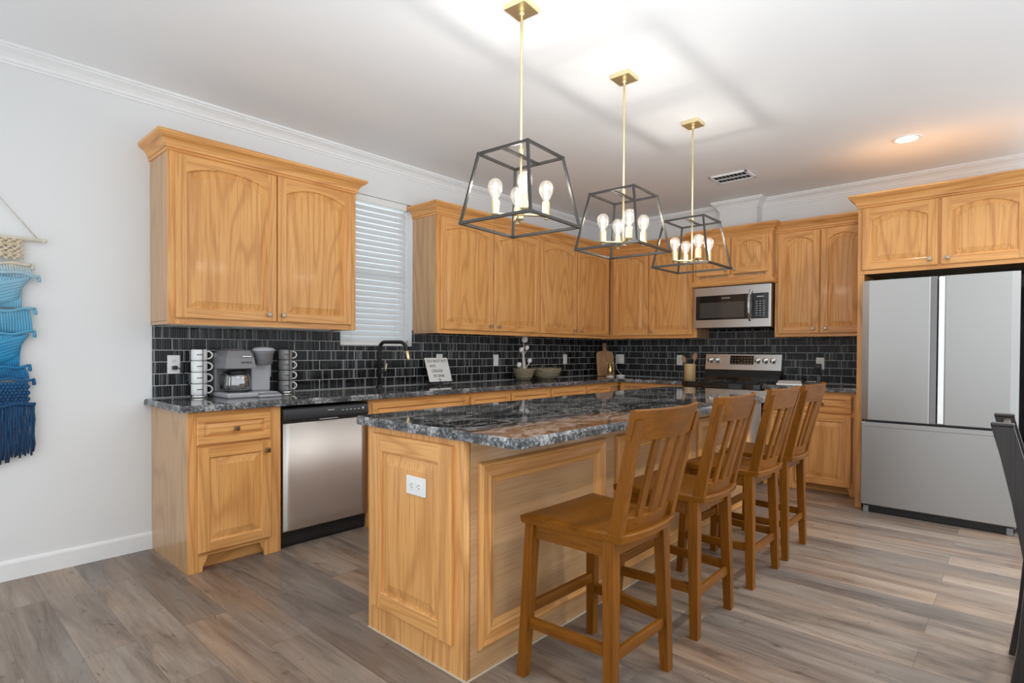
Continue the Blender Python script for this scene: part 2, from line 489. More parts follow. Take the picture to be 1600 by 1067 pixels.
    def cyl(s, a, b, r, n=20, mi=0, r2=None):
        a, b = Vector(a), Vector(b)
        L = (b - a).length
        q = (b - a).to_track_quat('Z', 'Y').to_matrix().to_4x4()
        q.translation = a
        return s.lathe([(r, 0), (r if r2 is None else r2, L)], n, mi, q, smooth=False) if n < 9 else s._cyl(q, L, r, r2 or r, n, mi)
    def _cyl(s, q, L, r, r2, n, mi):
        e = min(r, r2, L) * 0.12
        return s.lathe([(r - e, 0), (r, e), (r2, L - e), (r2 - e, L)], n, mi, q)

def link(o, parent=None):
    COL.objects.link(o)
    if parent is not None:
        o.parent = parent
    return o

def obj(name, mb, mats, parent=None, auto=True):
    me = bpy.data.meshes.new(name)
    mb.bm.to_mesh(me); mb.bm.free()
    for x in (mats if isinstance(mats, (list, tuple)) else [mats]):
        me.materials.append(M[x] if isinstance(x, str) else x)
    return link(bpy.data.objects.new(name, me), parent)

def tag(o, label, cat, group=None):
    o['label'] = label; o['category'] = cat
    if group: o['group'] = group
    return o

def thing(name, label, cat, loc=(0, 0, 0), rz=0.0, group=None):
    o = bpy.data.objects.new(name, None)
    o.empty_display_size = 0.1
    COL.objects.link(o)
    o.location = loc; o.rotation_euler = (0, 0, rz)
    return tag(o, label, cat, group)

def struct(name, mb, mats, loc=None, rz=0.0):
    o = obj(name, mb, mats)
    o['kind'] = 'structure'
    if loc: o.location = loc
    o.rotation_euler = (0, 0, rz)
    return o

def dup(root, loc, rz, label, group=None):
    r = root.copy(); COL.objects.link(r); r.location = loc; r.rotation_euler = (0, 0, rz); r['label'] = label
    if group: r['group'] = group
    for ch in list(root.children):
        c = ch.copy(); COL.objects.link(c); c.parent = r
        for g in list(ch.children):
            d = g.copy(); COL.objects.link(d); d.parent = c
    return r

def text_mesh(name, body, size, mat, parent, loc, rot, align='CENTER', depth=0.0006, spacing=1.0):
    cu = bpy.data.curves.new('txt', 'FONT')
    cu.body = body; cu.size = size; cu.align_x = align; cu.align_y = 'CENTER'; cu.extrude = depth; cu.space_character = spacing
    o = bpy.data.objects.new('txt', cu)
    COL.objects.link(o)
    dg = bpy.context.evaluated_depsgraph_get()
    me = bpy.data.meshes.new_from_object(o.evaluated_get(dg))
    me.transform(Matrix.Translation(loc) @ rot)
    bpy.data.objects.remove(o)
    me.materials.clear(); me.materials.append(M[mat]); me.name = name
    return link(bpy.data.objects.new(name, me), parent)
FACE_Y = Matrix.Rotation(PI / 2, 4, 'X')        # text standing upright, read from -y

FA = lambda x0: ((x0, 0, 0), 0.0)               # units along the window wall
FB = lambda y0: ((0, y0, 0), -PI / 2)           # units along the range wall
XZ = lambda y: (lambda u, v, h: (u, y - h, v))
XY = lambda u, v, h: (u, v, h)

# ---------------------------------------------------------------- the room shell
XL, YN = -6.9, -4.75
mb = MB().box((XL, YN, -0.06), (0.14, 0.14, 0.0)); struct('floor', mb, 'floor')
mb = MB().box((XL, YN, CEIL), (0.14, 0.14, CEIL + 0.06)); struct('ceiling', mb, 'ceiling')
WX0, WX1, WZ0, WZ1 = -3.725, -3.022, 1.262, 2.49
mb = MB()
mb.box((XL, 0, 0), (WX0, 0.14, CEIL)); mb.box((WX1, 0, 0), (0.14, 0.14, CEIL))
mb.box((WX0, 0, 0), (WX1, 0.14, WZ0)); mb.box((WX0, 0, WZ1), (WX1, 0.14, CEIL))
struct('wall_left', mb, 'wall')
struct('wall_back', MB().box((0, YN, 0), (0.14, 0, CEIL)), 'wall')
# boxed-in duct above the microwave
struct('wall_duct', MB().box((-0.15, -1.955, 2.40), (-0.0005, -1.565, CEIL)), 'wall')
CR = [(0, 0), (0.008, 0.0), (0.008, 0.012), (0.016, 0.018), (0.020, 0.030), (0.034, 0.050), (0.052, 0.064), (0.060, 0.068), (0.060, 0.076), (0.07, 0.080), (0.07, 0.0945), (0, 0.0945)]
cz = CEIL - 0.095
def crown(n, path):
    struct(n, MB().sweep(path, [(o, cz + h) for o, h in CR], XY), 'trim')
crown('trim_1', [(XL, 0), (0, 0), (0, -1.565)])
crown('trim_2', [(0, -1.565), (-0.15, -1.565), (-0.15, -1.955), (0, -1.955)])
crown('trim_3', [(0, -1.955), (0, YN)])
BBP = [(0, 0), (0.014, 0), (0.014, 0.088), (0.011, 0.098), (0.004, 0.104), (0, 0.104)]
struct('baseboard_left', MB().sweep([(XL, 0), (-5.0135, 0)], BBP, XY), 'trim')
struct('baseboard_back', MB().sweep([(0, -4.06), (0, YN)], BBP, XY), 'trim')
# tiled backsplash: window wall then range wall
mb = MB()
mb.box((-5.008, -0.009, 0.90), (WX0, -0.0003, 1.372)); mb.box((WX0, -0.009, 0.90), (WX1, -0.0003, WZ0 - 0.002)); mb.box((WX1, -0.009, 0.90), (-0.0093, -0.0003, 1.40))
struct('trim_4', mb, 'tile')
mb = MB(); mb.box((0, -0.009, 0.90), (1.405, -0.0003, 1.40)); mb.box((1.405, -0.009, 0.80), (2.19, -0.0003, 1.47)); mb.box((2.19, -0.009, 0.90), (3.0, -0.0003, 1.40))
struct('trim_5', mb, 'tile', (0, 0, 0), -PI / 2)
# window
mb = MB()
for a, b in (((WX0, 0.06, WZ0), (WX0 + 0.05, 0.12, WZ1)), ((WX1 - 0.05, 0.06, WZ0), (WX1, 0.12, WZ1)), ((WX0, 0.06, WZ0), (WX1, 0.12, WZ0 + 0.05)), ((WX0, 0.06, WZ1 - 0.05), (WX1, 0.12, WZ1)), ((WX0, 0.07, 1.85), (WX1, 0.11, 1.90))):
    mb.box(a, b, 0.004)
wf = struct('window_1', mb, 'trim')
g = obj('pane', MB().box((WX0 + 0.045, 0.088, WZ0 + 0.045), (WX1 - 0.045, 0.092, WZ1 - 0.045)), 'glass', wf)
# venetian blind, hung inside the recess
bl = thing('window_blind', 'white slatted blind lowered over the window behind the black faucet', 'blind', ((WX0 + WX1) / 2, 0.03, WZ0))
bx0, bx1 = WX0 + 0.006 - bl.location.x, WX1 - 0.045 - bl.location.x
obj('headrail', MB().box((bx0, -0.022, 1.172), (bx1, 0.028, 1.226), 0.004), 'white', bl)
mb = MB()
nsl = 24
for i in range(nsl):
    z = 0.055 + i * 0.0467
    a = math.radians(62)
    M4 = Matrix.Translation((0, 0.0, z)) @ Matrix.Rotation(a, 4, 'X')
    t = []
    for k in range(5):
        u = -0.025 + 0.0125 * k
        t.append((u, 0.0022 * (1 - (u / 0.025) ** 2)))
    sec = lambda x: [M4 @ Vector((x, u, h)) for u, h in t] + [M4 @ Vector((x, u, h - 0.0026)) for u, h in reversed(t)]
    mb.bar([sec(bx0), sec(bx1)])
obj('slats', mb, 'slat', bl)
obj('bottom_rail', MB().box((bx0, -0.018, 0.004), (bx1, 0.022, 0.032), 0.004), 'white', bl)
for x in (bx0 + 0.10, bx1 - 0.13):
    mb = MB()
    for y in (-0.0255, 0.0255): mb.tube([(x, y, 0.02), (x, y, 1.18)], 0.0011, 5)
    obj('ladder_cord', mb, 'white', bl)

# ceiling register and downlight
v = thing('ceiling_vent', 'white louvred air vent in the ceiling above the range', 'vent', (-0.97, -2.01, CEIL))
mb = MB()
w, d = 0.17, 0.125
for a, b in (((-d, -w, -0.012), (-d + 0.022, w, -0.0005)), ((d - 0.022, -w, -0.012), (d, w, -0.0005)), ((-d, -w, -0.012), (d, -w + 0.022, -0.0005)), ((-d, w - 0.022, -0.012), (d, w, -0.0005)), ((-0.004, -w, -0.011), (0.004, w, -0.002))):
    mb.box(a, b, 0.002)
obj('frame', mb, 'trim', v)
mb = MB()
for i in range(9):
    y = -w + 0.03 + i * 0.035
    mb.box((-d + 0.02, -0.010, -0.0008), (d - 0.02, 0.010, 0.0008), 0, 0, Matrix.Translation((0, y, -0.008)) @ Matrix.Rotation(math.radians(38), 4, 'X'))
obj('louvers', mb, 'trim', v)
obj('duct_opening', MB().box((-d + 0.02, -w + 0.02, -0.0015), (d - 0.02, w - 0.02, -0.0003)), 'gap', v)

def downlight(x, y, label, power=DOWN_W):
    t = thing('recessed_downlight', label, 'light', (x, y, CEIL), 0, 'ceiling downlights')
    obj('trim_ring', MB().lathe([(0.068, -0.001), (0.070, -0.006), (0.088, -0.008), (0.096, -0.004), (0.097, -0.0003)], 32, cap=False), 'trim', t)
    obj('lens', MB().lathe([(0.069, -0.0006), (0.066, -0.004), (0.0, -0.0045)], 32, cap=False), 'lens', t)
    l = bpy.data.lights.new('downlight_glow', 'AREA'); l.shape = 'DISK'; l.size = 0.13; l.energy = power; l.color = (1, 0.97, 0.93); l.spread = math.radians(150)
    o = link(bpy.data.objects.new('downlight_glow', l), t); o.location = (0, 0, -0.012)
downlight(-1.03, -3.32, 'round recessed downlight shining in the ceiling before the refrigerator')
# extra cans added out of view to brighten the far corner
for x, y in ((-1.0, -4.45), (-2.3, -4.45), (-3.6, -4.45)):
    downlight(x, y, 'round recessed downlight added out of view to brighten the far corner', 11.0)

# ---------------------------------------------------------------- cabinet parts
def door_mesh(x0, x1, z0, z1, yb, t=0.02, st=0.057, rise=0.0, topr=None, bot=None, bevel=0.034):
    """frame with a raised panel; yb = plane it closes against, front at yb - t; rise > 0 gives an arched head"""
    mb = MB()
    b = bmesh.new()
    yf = yb - t
    def V(x, y, z): return b.verts.new((x, y, z))
    def Q(vs, mi):
        f = b.faces.new(vs); f.material_index = mi; return f
    e = 0.005
    topr = topr or st; bot = bot or st
    # outer edge
    O0 = [(x0, z0), (x1, z0), (x1, z1), (x0, z1)]
    O1 = [(x0 + e, z0 + e), (x1 - e, z0 + e), (x1 - e, z1 - e), (x0 + e, z1 - e)]
    for k in range(4):
        j = (k + 1) % 4
        p, q = O0[k], O0[j]; r, s_ = O1[k], O1[j]
        mi = 1 if k % 2 == 0 else 0
        Q([V(p[0], yb, p[1]), V(q[0], yb, q[1]), V(q[0], yf + e, q[1]), V(p[0], yf + e, p[1])], mi)
        Q([V(p[0], yf + e, p[1]), V(q[0], yf + e, q[1]), V(s_[0], yf, s_[1]), V(r[0], yf, r[1])], mi)
    Q([V(x0, yb, z0), V(x0, yb, z1), V(x1, yb, z1), V(x1, yb, z0)], 0)
    ix0, ix1, iz0 = x0 + st, x1 - st, z0 + bot
    zs = z1 - topr - rise       # spring line
    NA = 14 if rise else 1
    W_ = ix1 - ix0
    def arc(x):
        if not rise: return 0.0
        u = (x - ix0) / W_ * 2 - 1
        Rr = (1 + (rise / (W_ / 2)) ** 2) / (2 * rise / (W_ / 2))
        return (math.sqrt(max(Rr * Rr - min(u * u, 1.0), 0)) - (Rr - rise / (W_ / 2))) * (W_ / 2)
    # stiles, bottom rail, top rail
    def rect(a, c, b2, d, mi): Q([V(a, yf, c), V(b2, yf, c), V(b2, yf, d), V(a, yf, d)], mi)
    rect(x0 + e, z0 + e, ix0, z1 - e, 0); rect(ix1, z0 + e, x1 - e, z1 - e, 0); rect(ix0, z0 + e, ix1, iz0, 1)
    xs = [ix0 + W_ * k / NA for k in range(NA + 1)]
    for a, c in zip(xs, xs[1:]):
        Q([V(a, yf, zs + arc(a)), V(c, yf, zs + arc(c)), V(c, yf, z1 - e), V(a, yf, z1 - e)], 1)
    # rings of the raised panel
    def ring(ins, y):
        k = (W_ - 2 * ins) / W_
        pts = [(ix0 + ins, iz0 + ins), (ix1 - ins, iz0 + ins)]
        for x in reversed(xs):
            pts.append(((x - (ix0 + ix1) / 2) * k + (ix0 + ix1) / 2, zs + arc(x) - ins))
        return [(x, y, z) for x, z in pts]
    R = [ring(0, yf), ring(0.005, yf + 0.004), ring(0.007, yf + 0.011), ring(0.012, yf + 0.011), ring(0.012 + bevel, yf + 0.003), ring(0.014 + bevel, yf + 0.002)]
    for A, B in zip(R, R[1:]):
        n = len(A)
        for k in range(n):
            j = (k + 1) % n
            Q([V(*A[k]), V(*A[j]), V(*B[j]), V(*B[k])], 0)
    Q([V(*p) for p in R[-1]], 0)
    bmesh.ops.remove_doubles(b, verts=b.verts, dist=1e-5)
    me = bpy.data.meshes.new('tmp'); b.to_mesh(me); b.free()
    mb.bm.from_mesh(me); bpy.data.meshes.remove(me)
    return mb

def knob(parent, x, y, z, mat='pewter', s=0.014):
    mb = MB()
    mb.cyl((x, y, z), (x, y - 0.016, z), 0.006, 12)
    mb.box((x - s, y - 0.027, z - s), (x + s, y - 0.015, z + s), 0.004)
    mb.box((x - s * 0.55, y - 0.029, z - s * 0.55), (x + s * 0.55, y - 0.026, z + s * 0.55), 0.001)
    return obj('knob', mb, mat, parent)

CP = [(0, 0), (0.005, 0), (0.009, 0.006), (0.009, 0.013), (0.004, 0.016), (0.012, 0.02), (0.015, 0.032), (0.022, 0.047), (0.034, 0.061), (0.048, 0.071), (0.055, 0.074), (0.055, 0.08), (0.062, 0.083), (0.064, 0.089), (0.064, 0.1), (0, 0.1)]
def upper(label, frame, w, zb, zt, dep, doors, name='upper_cabinet', ends=(True, True), dz=None, topr=0.05, rise=0.05, kn=None, ctop=None, crown=True, bev=0.034, bot=None, cleft=None, cright=None, cend=None):
    loc, rz = frame
    t = thing(name, label, 'cabinet', (loc[0], loc[1], 0), rz, 'wall cabinets')
    t.location.z = zb
    ct = (ctop or 2.468) - zb
    H = (zt - zb)
    b = MB()
    b.box((0, -dep + 0.019, 0.018), (w, -0.0006, H), 0)
    b.box((0, -dep + 0.019, 0.0), (0.018, -0.0006, 0.02), 0); b.box((w - 0.018, -dep + 0.019, 0.0), (w, -0.0006, 0.02), 0)
    obj('body', b, 'oak_end', t)
    f = MB()
    f.box((0, -dep, 0), (0.06, -dep + 0.019, H), 0.0015, 0); f.box((w - 0.06, -dep, 0), (w, -dep + 0.019, H), 0.0015, 0)
    f.box((0.06, -dep + 0.0002, 0), (w - 0.06, -dep + 0.019, 0.05), 0, 1); f.box((0.06, -dep + 0.0002, H - 0.06), (w - 0.06, -dep + 0.019, H), 0, 1)
    for (a, c), (a2, c2) in zip(doors, doors[1:]):
        mx = (c + a2) / 2
        f.box((mx - 0.03, -dep + 0.0002, 0.05), (mx + 0.03, -dep + 0.019, H - 0.06), 0, 0)
    obj('face_frame', f, ['oak_v', 'oak_h'], t)
    if crown:
        p = []
        if ends[0]: p.append((0, -0.001 if cleft is None else cleft))
        p += [(0, -dep), (cend or w, -dep)]
        if ends[1]: p.append((w, -0.001 if cright is None else cright))
        obj('crown', MB().sweep(p, [(o, ct - 0.1 + h) for o, h in CP], XY, False, 0, [1 if abs(a[0] - b[0]) < 1e-6 else 0 for a, b in zip(p, p[1:])]), ['oak_h', 'oak_y'], t)
    d0, d1 = dz
    for i, (a, c) in enumerate(doors):
        dm = obj('door', door_mesh(a, c, d0 - zb, d1 - zb, -dep, 0.02, 0.057, rise, topr, bot, bev), ['oak_v', 'oak_h'], t)
        k = kn[i] if kn else None
        if k: knob(dm, k, -dep - 0.02, d0 - zb + 0.045)
    return t

UD = 0.325
# window wall uppers
upper('two-door arched oak wall cabinet above the coffee maker, alone beside the window', FA(-5.016), 1.228, 1.372, 2.40, UD,
      [(0.037, 0.630), (0.637, 1.184)], dz=(1.408, 2.362), kn=(0.573, 0.667))
upper('double-door arched oak wall cabinet just after the window, over the sign', FA(-3.013), 1.353, 1.372, 2.40, UD,
      [(0.033, 0.672), (0.682, 1.338)], dz=(1.406, 2.350), ends=(True, False), kn=(0.622, 0.73))
upper('double-door arched oak wall cabinet over the woven bowls, reaching the room corner', FA(-1.660), 1.658, 1.372, 2.40, UD,
      [(0.018, 0.640), (0.66, 1.287)], dz=(1.406, 2.350), ends=(False, False), kn=(0.59, 0.71), cend=1.335)
# range wall uppers
t = upper('double-door arched oak wall cabinet between the room corner and the microwave', FB(-UD - 0.001), 1.079, 1.372, 2.40, UD,
      [(0.049, 0.506), (0.519, 1.036)], dz=(1.406, 2.350), ends=(False, False), kn=(None, 0.564), crown=False)
obj('crown', MB().sweep([(0, -UD), (1.079, -UD)], [(o, 2.468 - 0.1 - 1.372 + h) for o, h in CP], XY), 'oak_h', t)
t = upper('short arched double-door oak cabinet directly above the microwave', FB(-1.405), 0.785, 1.93, 2.40, 0.42,
      [(0.035, 0.385), (0.40, 0.75)], dz=(2.005, 2.44 - 0.07), topr=0.045, rise=0.045, kn=(0.35, 0.435), bev=0.028, cleft=-UD - 0.002, cright=-UD - 0.002, ctop=2.472)
obj('valance', MB().sweep([(0, -UD - 0.002), (0, -0.42), (0.785, -0.42), (0.785, -UD - 0.002)], [(0, -0.035), (0.012, -0.035), (0.02, -0.028), (0.026, -0.012), (0.026, 0.0), (0.016, 0.006), (0.016, 0.016), (0.006, 0.022), (0, 0.022)], XY), 'oak_h', t)
upper('two-door arched oak wall cabinet between the microwave and the refrigerator enclosure', FB(-2.19), 0.808, 1.372, 2.40, UD,
      [(0.028, 0.392), (0.402, 0.765)], dz=(1.402, 2.362), ends=(False, False), kn=(0.345, 0.449))
# refrigerator enclosure
FD = 0.955
t = upper('wide low two-door arched oak cabinet over the refrigerator', FB(-3.0), 1.035, 1.838, 2.40, FD,
      [(0.028, 0.505), (0.523, 1.003)], dz=(1.868, 2.352), topr=0.05, rise=0.055, kn=(0.46, 0.565), ctop=2.456, cright=-0.001, cleft=-UD - 0.07)
for y, lab in ((-3.0, 'tall narrow oak side panel between base cabinets and refrigerator'), (-3.99, 'tall oak side panel on the far-from-range side of the refrigerator')):
    tag(obj('cabinet_side_panel', MB().box((-FD, y - 0.045, 0.0), (-0.001, y - 0.001, 1.837), 0.002), 'oak_v'), lab, 'panel', 'refrigerator side panels')

def base(label, frame, w, drawers, doors, knobs=True, left_end=False, right_end=False, zt=0.882, dep=0.63, y0=-0.0006, dz0=0.106, dtop=0.688, drz=(0.70, 0.857), st_r=0.075):
    loc, rz = frame
    t = thing('base_cabinet', label, 'cabinet', (loc[0], loc[1], 0), rz, 'base cabinets')
    b = MB()
    b.box((0.0, -dep + 0.019, 0.10), (w, y0, zt), 0)
    b.box((0, -dep + 0.019, 0.0), (0.018, y0, 0.1)); b.box((w - 0.018, -dep + 0.019, 0.0), (w, y0, 0.1))
    obj('body', b, 'oak_end', t)
    f = MB()
    for a, c in ((0, 0.05), (w - st_r, w)):
        f.box((a, -dep, 0.0), (c, -dep + 0.019, zt), 0.0015, 0)
    f.box((0.05, -dep + 0.0002, 0.085), (w - st_r, -dep + 0.019, 0.125), 0, 1)
    f.box((0.05, -dep + 0.0002, 0.67), (w - st_r, -dep + 0.019, 0.72), 0, 1)
    f.box((0.05, -dep + 0.0002, zt - 0.04), (w - st_r, -dep + 0.019, zt), 0, 1)
    # small curved brackets where the stiles meet the recessed plinth
    for sgn, x in ((1, 0.05), (-1, w - st_r)):
        poly = [(x, 0.0), (x + sgn * 0.022, 0.0), (x + sgn * 0.026, 0.03), (x + sgn * 0.042, 0.06), (x + sgn * 0.05, 0.086), (x, 0.086)]
        f.prism(poly, XZ(-dep), -0.019, -0.001)
    obj('face_frame', f, ['oak_v', 'oak_h'], t)
    obj('toe_kick', MB().box((0.018, -dep + 0.07, 0.0), (w - 0.018, -dep + 0.085, 0.1)), 'oak_h', t)
    for a, c in drawers:
        d = obj('drawer', door_mesh(a, c, drz[0], drz[1], -dep, 0.02, 0.034, 0, bevel=0.016), ['oak_h', 'oak_h'], t)
        if knobs: knob(d, (a + c) / 2, -dep - 0.018, (drz[0] + drz[1]) / 2, 'bronze')
    for a, c, k in doors:
        d = obj('door', door_mesh(a, c, dz0, dtop, -dep, 0.02, 0.057, 0), ['oak_v', 'oak_h'], t)
        if k: knob(d, k, -dep - 0.02, dtop - 0.055, 'bronze')
    return t
base('oak base cabinet under the coffee maker with one drawer above one door', FA(-5.013), 0.514, [(0.042, 0.447)], [(0.045, 0.450, 0.42)])
base('oak sink base cabinet next to the dishwasher with a wide false drawer front', FA(-3.882), 0.950, [(0.028, 0.94 - 0.005)], [(0.03, 0.468, 0.43), (0.478, 0.92, 0.52)], knobs=False)
base('oak base cabinet second from the dishwasher, topmost strip showing over the island', FA(-2.930), 0.492, [(0.014, 0.478)], [(0.014, 0.478, 0.06)], knobs=False)
base('oak base cabinet third from the dishwasher, topmost strip showing over the island', FA(-2.436), 0.568, [(0.016, 0.552)], [(0.016, 0.552, 0.06)], knobs=False)
base('oak base cabinet below the woven bowls, fourth from the dishwasher', FA(-1.866), 0.594, [(0.014, 0.576)], [(0.014, 0.576, 0.06)], knobs=False)
base('oak corner base cabinet below the cutting board', FA(-1.270), 1.269, [(0.02, 0.46)], [(0.02, 0.46, 0.06)], knobs=False)
base('plain-fronted oak base cabinet between the room corner and the range', FB(-0.655), 0.742, [(0.28, 0.70)], [(0.28, 0.70, 0.32)], knobs=False)
base('narrow oak base cabinet beside the range, mostly behind the stools', FB(-2.198), 0.252, [(0.025, 0.227)], [(0.025, 0.227, 0.06)])
base('oak base cabinet beside the refrigerator with one drawer above one door', FB(-2.45), 0.549, [(0.022, 0.46)], [(0.022, 0.46, 0.06)], dz0=0.07)

# ---------------------------------------------------------------- worktops
def slab(mb, poly, z0, z1, edges, loc):
    """polished slab; edges: index set of polygon edges that show the chiselled edge"""
    t = bmesh.new()
    n = len(poly)
    e = 0.008
    # inset polygon
    P = [Vector(p) for p in poly]
    nr = []
    for i in range(n):
        d = (P[(i + 1) % n] - P[i]).normalized()
        nr.append(Vector((-d.y, d.x)))
    ins = []
    for i in range(n):
        a, b = nr[i - 1], nr[i]
        wa = e if ((i - 1) % n) in edges else 0.0
        wb = e if i in edges else 0.0
        if abs(a.dot(b)) > 0.98: ins.append(P[i] + a * max(wa, wb)); continue
        # solve offset of two lines
        det = a.x * b.y - a.y * b.x
        ins.append(P[i] + Vector(((wa * b.y - wb * a.y) / det, (a.x * wb - b.x * wa) / det)))
    lev = [(P, z0 + 0.004), (P, z1 - 0.012), ([p * 0.35 + q * 0.65 for p, q in zip(P, ins)], z1 - 0.003), (ins, z1)]
    rings = [[t.verts.new((p.x - loc[0], p.y - loc[1], z - loc[2])) for p in pts] for pts, z in lev]
    for li, (A, B) in enumerate(zip(rings, rings[1:])):
        for k in range(n):
            j = (k + 1) % n
            f = t.faces.new((A[k], A[j], B[j], B[k]))
            f.material_index = 1 if k in edges else 0
    t.faces.new(rings[-1]).material_index = 0
    t.faces.new(rings[0][::-1]).material_index = 1
    t.normal_update()
    bmesh.ops.triangulate(t, faces=[f for f in t.faces if len(f.verts) > 4])
    me = bpy.data.meshes.new('tmp'); t.to_mesh(me); t.free()
    mb.bm.from_mesh(me); bpy.data.meshes.remove(me)
    return mb
CT0, CT1 = 0.8825, 0.922
def round_corner(p, q, r, rad=0.04, n=5):
    """points rounding corner q between p and r"""
    p, q, r = Vector(p), Vector(q), Vector(r)
    a = (p - q).normalized() * rad; b = (r - q).normalized() * rad
    out = []
    for k in range(n + 1):
        t = k / n
        out.append(tuple((q + a) * (1 - t) ** 2 + q * 2 * t * (1 - t) + (q + b) * t ** 2))
    return out
DC = 0.668
poly = [(-5.052, -0.001)] + round_corner((-5.052, -0.001), (-5.052, -DC), (-1, -DC), 0.03) + [(-DC, -DC), (-DC, -1.399), (-0.0095, -1.399), (-0.0095, -0.0095), (-5.005, -0.0095), (-5.010, -0.001)]
loc = (-5.052, -DC, CT0)
o = obj('countertop', slab(MB(), poly, CT0, CT1, set(range(0, 8)), loc), ['granite', 'granite_edge']); o.location = loc
tag(o, 'long L-shaped black granite countertop along window wall and into the corner', 'countertop', 'granite countertops')
poly = [(-0.0095, -2.191), (-DC, -2.191), (-DC, -2.999), (-0.0095, -2.999)]
loc = (-DC, -2.999, CT0)
o = obj('countertop', slab(MB(), poly, CT0, CT1, {0, 1}, loc), ['granite', 'granite_edge']); o.location = loc
tag(o, 'short black granite countertop between the range and the refrigerator panel', 'countertop', 'granite countertops')

# island
IX0, IX1, IY0, IY1 = -4.668, -1.72, -2.455, -1.825
isl = thing('kitchen_island', 'long oak kitchen island with panelled sides under a granite top', 'island', ((IX0 + IX1) / 2, (IY0 + IY1) / 2, 0))
lx, ly = isl.location.x, isl.location.y
L = lambda x, y, z: (x - lx, y - ly, z)
IZ = 0.892
obj('body', MB().box(L(IX0 + 0.02, IY0 + 0.01, 0.0), L(IX1 - 0.02, IY1, IZ)), 'oak_end', isl)
# seating side skin, with its three applied frames
obj('side_skin', MB().box(L(IX0 + 0.0205, IY0, 0.0), L(IX1, IY0 + 0.0099, IZ), 0.001), 'oak_ply', isl)
FM = [(0, 0), (0, 0.010), (0.006, 0.018), (0.014, 0.021), (0.020, 0.016), (0.026, 0.012), (0.045, 0.012), (0.056, 0.016), (0.064, 0.012), (0.072, 0.007), (0.084, 0.004), (0.088, 0.0)]
for a, c in ((-4.612, -3.752), (-3.652, -2.792), (-2.692, -1.80)):
    path = [(a - lx, 0.10), (c - lx, 0.10), (c - lx, 0.805), (a - lx, 0.805)]
    obj('frame_moulding', MB().sweep(path, [(-o_, h) for o_, h in FM], XZ(IY0 - ly), True, 0, (0, 1, 0, 1)), ['oak_h', 'oak_v'], isl)
# end toward the camera: raised panel plus stile and corner bead
Rz = Matrix.Rotation(-PI / 2, 4, 'Z')
def endface(mb): bmesh.ops.transform(mb.bm, matrix=Matrix.Translation((IX0 - lx, IY1 - ly, 0)) @ Rz, verts=mb.bm.verts); return mb
W_I = IY1 - IY0
obj('end_skin', endface(MB().box((0.0, 0.0, 0), (W_I - 0.004, 0.0199, IZ), 0.001)), 'oak_v', isl)
pan = obj('end_panel', endface(door_mesh(0.045, 0.562, 0.118, 0.868, 0.0, 0.02, 0.07, 0, bevel=0.038)), ['oak_v', 'oak_y'], isl)
obj('corner_bead', MB().lathe([(0.0115, 0), (0.0115, IZ)], 16, 0, Matrix.Translation(L(IX0 + 0.0105, IY0 + 0.0105, 0))), 'oak_v', isl)
obj('floor_bead', MB().box(L(IX0 - 0.005, IY0 - 0.005, 0), L(IX1, IY0 + 0.001, 0.005)).box(L(IX0 - 0.005, IY0, 0), L(IX0 + 0.001, IY1, 0.005)), 'caulk', isl)
# doors on the working side of the island
for k in range(5):
    a = IX0 + 0.06 + k * 0.575
    mbd = door_mesh(0, 0.54, 0.12, 0.84, 0, 0.02, 0.057, 0)
    bmesh.ops.transform(mbd.bm, matrix=Matrix.Translation((a + 0.54 - lx, IY1 - ly, 0)) @ Matrix.Rotation(PI, 4, 'Z'), verts=mbd.bm.verts)
    obj('door', mbd, ['oak_v', 'oak_h'], isl)
TX0, TX1, TY0, TY1 = -4.692, -1.655, -2.728, -1.742
loc = (TX0, TY0, IZ + 0.0004)
c4 = [(TX1, TY1), (TX0, TY1), (TX0, TY0), (TX1, TY0)]
poly = []
for i in range(4): poly += round_corner(c4[i - 1], c4[i], c4[(i + 1) % 4], 0.035 if i != 2 else 0.05)
o = obj('countertop', slab(MB(), poly, IZ + 0.0004, 0.932, set(range(len(poly))), loc), ['granite', 'granite_edge']); o.location = loc
tag(o, 'big veined black granite slab on the kitchen island with rough pale edges', 'countertop', 'granite countertops')

# ---------------------------------------------------------------- appliances
# dishwasher
t = thing('dishwasher', 'stainless steel dishwasher with a black control strip, built in near the end', 'dishwasher', (-4.495, 0, 0))
w = 0.606
obj('body', MB().box((0.003, -0.60, 0.02), (w - 0.003, -0.02, 0.866)), 'black_matte', t)
# slightly bowed steel door
secs = []
for k in range(13):
    x = 0.006 + (w - 0.012) * k / 12
    u = (k - 6) / 6
    bow = 0.003 * (1 - u * u)
    secs.append([(x, -0.605, 0.108), (x, -0.634 - bow * 0.4, 0.108), (x, -0.640 - bow, 0.116), (x, -0.6405 - bow * 1.2, 0.44), (x, -0.640 - bow, 0.772), (x, -0.605, 0.775)])
dd = obj('door', MB().bar(secs, smooth=False), 'steel_dw', t)
for p in dd.data.polygons:
    if abs(p.normal.y) > 0.9: p.use_smooth = True
cp = MB().prism([(-0.60, 0.776), (-0.638, 0.776), (-0.640, 0.784), (-0.652, 0.800), (-0.646, 0.858), (-0.636, 0.866), (-0.60, 0.866)], lambda u, v, h: (h, u, v), 0.004, w - 0.004)
cpo = obj('control_panel', cp, 'dw_control', t)
obj('handle_pocket', MB().box((0.235, -0.653, 0.786), (0.375, -0.64, 0.803), 0.003).box((0.24, -0.655, 0.783), (0.37, -0.645, 0.787), 0.001, 1), ['gap', 'mark_light'], cpo)
mb = MB()
for k in range(8): mb.box((0.30 + 0.006 * k, -0.6508, 0.836), (0.304 + 0.006 * k, -0.647, 0.841))
for x in (0.40, 0.43, 0.46, 0.49, 0.52): mb.box((x, -0.6505, 0.83), (x + 0.014, -0.647, 0.834))
